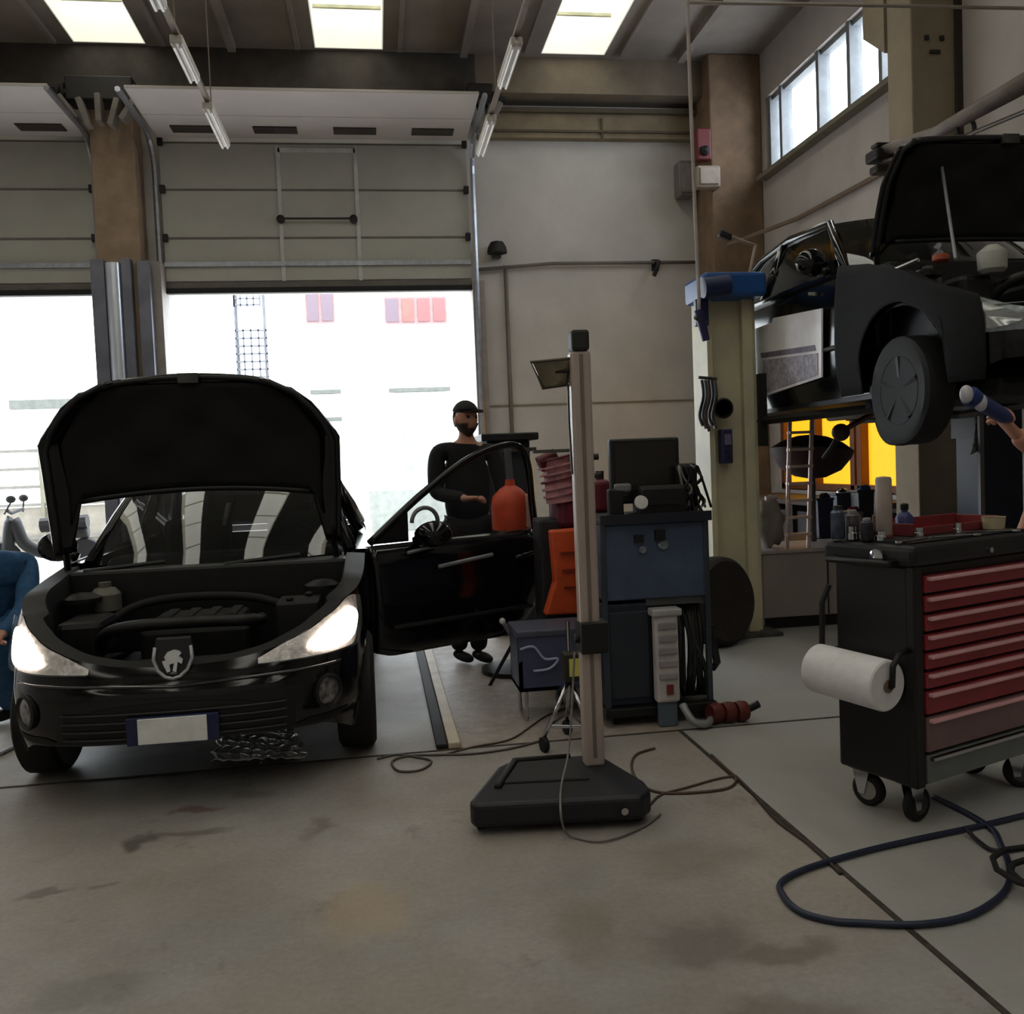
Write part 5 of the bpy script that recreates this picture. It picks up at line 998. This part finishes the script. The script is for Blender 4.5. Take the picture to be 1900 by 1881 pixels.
def person(label, loc, j, yaw, cloth, trous, shoe, cap=None, beard=False, sleeves=1., hair=hair_m, pitch=0., gloves=None):
    t = thing('person', label, 'person', loc)
    M = MB()
    sh = (j['shL']+j['shR'])/2; pel = j['pel']
    nd = [(*pel, .12, .1), (*(pel.lerp(sh, .35)), .115, .09), (*(pel.lerp(sh, .75)), .13, .095), (*sh, .085, .07), (*j['neck'], .055), (*j['head'], .05),
          (*j['shL'], .055), (*j['elL'], .042), (*j['wrL'], .027), (*j['shR'], .055), (*j['elR'], j.get('ra', .042)), (*j['wrR'], j.get('rw', .027)),
          (*j['hipL'], .085), (*j['knL'], .058), (*j['anL'], .038), (*j['hipR'], .085), (*j['knR'], .058), (*j['anR'], .038)]
    ed = [(0, 1), (1, 2), (2, 3), (3, 4), (4, 5), (3, 6), (6, 7), (7, 8), (3, 9), (9, 10), (10, 11), (0, 12), (12, 13), (13, 14), (0, 15), (15, 16), (16, 17)]
    M.add(*grow(nd, ed, 2))
    R = Matrix.Translation(j['head']+V(0, 0, .035)) @ Euler((pitch, 0, yaw)).to_matrix().to_4x4()
    M.T = R; M.ball((0, 0, 0), 1, 40, sc=(.077, .097, .122), fn=head_fn)
    for s in (-1, 1): M.ball((s*.079, .008, -.01), .03, 10, sc=(.35, .65, 1.05))
    M.T = Matrix.Identity(4)
    for s, a in (('L', -1), ('R', 1)): hand(M, j['wr'+s], j.get('hd'+s, j['wr'+s]-j['el'+s]), j.get('pn'+s, V(0, -1, 0)), a, j.get('curl', .7), j.get('hk', 1.))
    M.build('body', skin, t, world=True, smooth='all')
    for s in (-1, 1):
        g = MB(); g.T = R; g.ball((s*.03, -.082, .012), .0125, 12); g.build('eye', mat('eye_dark', (40, 34, 32), .3), t, world=True, smooth='all')
    # hair shell
    g = MB(); g.T = R; g.ball((0, .008, .012), 1, 28, sc=(.083, .103, .122)); vv = [(v, R.inverted() @ v) for v in g.v]
    g.f = [f for f in g.f if all((vv[i][1].z > .045 and vv[i][1].y > -.095) or (vv[i][1].y > .02 and vv[i][1].z > -.06) for i in f)]
    g.build('hair', hair, t, world=True, smooth='all', solid=.006)
    if beard:
        g = MB(); g.T = R; g.ball((0, 0, 0), 1, 64, sc=(.081, .103, .127), fn=head_fn); vv = [R.inverted() @ v for v in g.v]
        g.f = [f for f in g.f if all((-.14 < vv[i].z < (-.022 if abs(vv[i].x) > .036 else (-.04 if -.052 < vv[i].z else -.06)) or (-.05 < vv[i].z < -.036 and abs(vv[i].x) < .04)) and vv[i].y < .03 for i in f)]
        g.build('beard', mat('beard_brown', (66, 50, 42), .8, 0, .2, 40), t, world=True, smooth='all', solid=.004)
    if cap:
        g = MB(); g.T = R; g.ball((0, .005, .03), 1, 28, sc=(.09, .11, .105)); vv = [R.inverted() @ v for v in g.v]
        g.f = [f for f in g.f if all(vv[i].z > .045 for i in f)]
        g.prism([(.085*math.cos(a), -.07+.10*math.sin(a)) for a in [PI+PI*k/12 for k in range(13)]], lambda x, y, z: Vector((x, y, z-.6*max(0, abs(x)-.03)*.3+.0)), .05, .058)
        g.build('cap', cap, t, world=True, smooth=True, solid=.004)
    # jacket
    dn_ = V(0, 0, -.06); wl = lambda a, b: j[a].lerp(j[b], sleeves) if sleeves < 1 else j[b].lerp(j[a], .06)
    nd = [(*(pel+dn_*.6), .17, .12), (*(pel.lerp(sh, .35)), .175, .122), (*(pel.lerp(sh, .75)), .185, .125), (*(sh+V(0, 0, -.01)), .105, .09), (*(j['neck'].lerp(sh, .5)), .068),
          (*j['shL'], .078), (*j['elL'], .060), (*wl('elL', 'wrL'), .042), (*j['shR'], .078), (*j['elR'], .060), (*wl('elR', 'wrR'), .042)]
    g = MB().add(*grow(nd, [(0, 1), (1, 2), (2, 3), (3, 4), (3, 5), (5, 6), (6, 7), (3, 8), (8, 9), (9, 10)], 2)); g.build('jacket', cloth, t, world=True, smooth='all')
    nd = [(*pel, .135, .118), (*j['hipL'], .105), (*j['knL'], .08), (*(j['anL']+V(0, 0, -.02)), .066), (*j['hipR'], .105), (*j['knR'], .08), (*(j['anR']+V(0, 0, -.02)), .066)]
    g = MB().add(*grow(nd, [(0, 1), (1, 2), (2, 3), (0, 4), (4, 5), (5, 6)], 2)); g.build('trousers', trous, t, world=True, smooth='all')
    fw = V(math.sin(yaw), -math.cos(yaw), 0)
    for s in 'LR':
        a = j['an'+s]; toe = j.get('toe', fw)
        g = MB().add(*grow([(*(a+V(0, 0, -.01)), .045), (*(a+V(0, 0, -.045)-toe*.03), .045), (*(a+V(0, 0, -.05)+toe*.09), .045, .035), (*(a+V(0, 0, -.06)+toe*.16), .038, .025)], [(0, 1), (1, 2), (2, 3)], 2)); g.build('shoe', shoe, t, world=True, smooth='all')
    return t
mx, my = .62, 6.45
person('man in black work clothes and cap standing behind the open car door', (mx, my, 0), dict(
    pel=V(mx, my, .98), shL=V(mx-.2, my, 1.50), shR=V(mx+.2, my+.02, 1.49), neck=V(mx+.005, my-.01, 1.57), head=V(mx+.01, my-.03, 1.68),
    elL=V(mx-.225, my-.06, 1.2), wrL=V(mx-.03, my-.3, 1.17), elR=V(mx+.25, my-.02, 1.2), wrR=V(mx+.26, my-.16, .99),
    hdL=V(1, -.25, .05), pnL=V(0, .2, -1), hdR=V(0, -.4, -1), pnR=V(-1, .2, 0),
    hipL=V(mx-.1, my, .94), knL=V(mx-.1, my-.05, .52), anL=V(mx-.1, my+.0, .095), hipR=V(mx+.1, my, .94), knR=V(mx+.05, my-.06, .52), anR=V(mx+.03, my-.05, .095)),
    .45, cloth_b, mat('black_trousers', (24, 22, 26), .9, 0, .2, 14), rubber, cap=mat('cap_cloth', (42, 36, 34), .9), beard=True)
# mechanic at the right edge, reaching in with a lamp
hx = P(1856, 780, Y=3.62); px_, py_ = 3.22, 3.75
person('mechanic at the right edge reaching in with a blue inspection lamp', (px_, py_, 0), dict(
    pel=V(px_, py_, .97), shL=V(px_-.03, py_+.2, 1.47), shR=V(px_+.08, py_-.2, 1.47), neck=V(px_-.02, py_, 1.55), head=V(px_-.04, py_, 1.66),
    elR=hx+V(.34, .02, -.24), wrR=hx+V(.075, .01, -.055), elL=V(px_-.02, py_+.28, 1.2), wrL=V(px_-.12, py_+.3, .98), hdR=V(-.7, 0, .7), pnR=V(-.3, 1, .1), curl=1.25, ra=.06, rw=.046, hk=1.2,
    hipL=V(px_, py_+.1, .93), knL=V(px_-.03, py_+.1, .52), anL=V(px_, py_+.12, .095), hipR=V(px_, py_-.1, .93), knR=V(px_-.03, py_-.1, .52), anR=V(px_, py_-.1, .095)),
    -PI/2, mat('maroon_shirt', (66, 30, 36), .9, 0, .2, 14, bump=.3), mat('navy_trousers', (28, 32, 50), .9, 0, .2, 14), rubber, sleeves=.12)
il = thing('inspection_lamp', 'blue inspection lamp with a white lens held up by the mechanic', 'lamp', hx)
a = hx+V(-.01, -.03, .02); b_ = P(1800, 735, Y=3.5)
dv = (b_-a).normalized(); MB().lathe([(.02, -.05), (.028, -.02), (.032, .0), (.034, (b_-a).length*.6), (.036, (b_-a).length*.8), (.042, (b_-a).length+.0), (.03, (b_-a).length+.02)], a, dv, 20).build('handle', mat('lamp_blue', (26, 52, 120), .35), il, world=True, smooth=True)
for k in range(2):
    MB().ball(a+dv*((b_-a).length*(.72+.42*k))+V(-.016, -.03, -.005), .03, 14, sc=(.95, .7, 1.25)).build('lens', mat('lens_white', (206, 204, 216), .3), il, world=True, smooth='all')
# bending mechanic on the left
bx_, by_ = -2.36, 5.7
person('person in blue work clothes crouching at the left edge beside the hatchback', (bx_, by_, 0), dict(
    pel=V(bx_+.02, by_+.1, .56), shL=V(bx_+.0, by_-.12, .92), shR=V(bx_+.26, by_+.18, .92), neck=V(bx_+.07, by_-.08, 1.0), head=V(bx_-.08, by_-.2, 1.07),
    elL=V(bx_-.1, by_-.3, .7), wrL=V(bx_+.05, by_-.45, .55), elR=V(bx_+.3, by_-.05, .66), wrR=V(bx_+.25, by_-.3, .55),
    hipL=V(bx_-.06, by_+.05, .54), knL=V(bx_-.15, by_-.35, .55), anL=V(bx_-.1, by_-.1, .095), hipR=V(bx_+.12, by_+.15, .54), knR=V(bx_+.22, by_-.25, .5), anR=V(bx_+.16, by_+.02, .095)),
    -.6, denim, denim, rubber, pitch=.3)

# white cover on the raised car's door
q = thing('door_cover', 'white protective cover with a grey printed lower half on the raised car door', 'cover', (2.95, 6.4, 2.1))
XX = 2.965
def Q(px, py, x=XX): return P(px, py, X=x)
def slab(pts, nm, mt, t=.012, off=0.):
    a = [p+Vector((-off, 0, 0)) for p in pts]; n = len(a); MB().add(a+[p+Vector((t, 0, 0)) for p in a], [tuple(range(n)), tuple(reversed(range(n, 2*n)))]+[(i, (i+1) % n, n+(i+1) % n, n+i) for i in range(n)]).build(nm, mt, q, world=True)
slab([Q(1396, 612), Q(1432, 598), Q(1434, 590), Q(1524, 572), Q(1524, 700), Q(1396, 742)], 'sheet', mat('cover_white', (255, 252, 255), .2, 0, .05, 8, coat=1.))
slab([Q(1412, 655), Q(1512, 640), Q(1514, 650), Q(1414, 664)], 'printed_band', mat('cover_band', (120, 112, 128), .5, 0, .2, 9), .004, .005)
slab([Q(1416, 668), Q(1518, 655), Q(1518, 696), Q(1470, 712), Q(1416, 730)], 'printed_area', mat('cover_grey', (190, 182, 194), .5, 0, .25, 30), .004, .005)
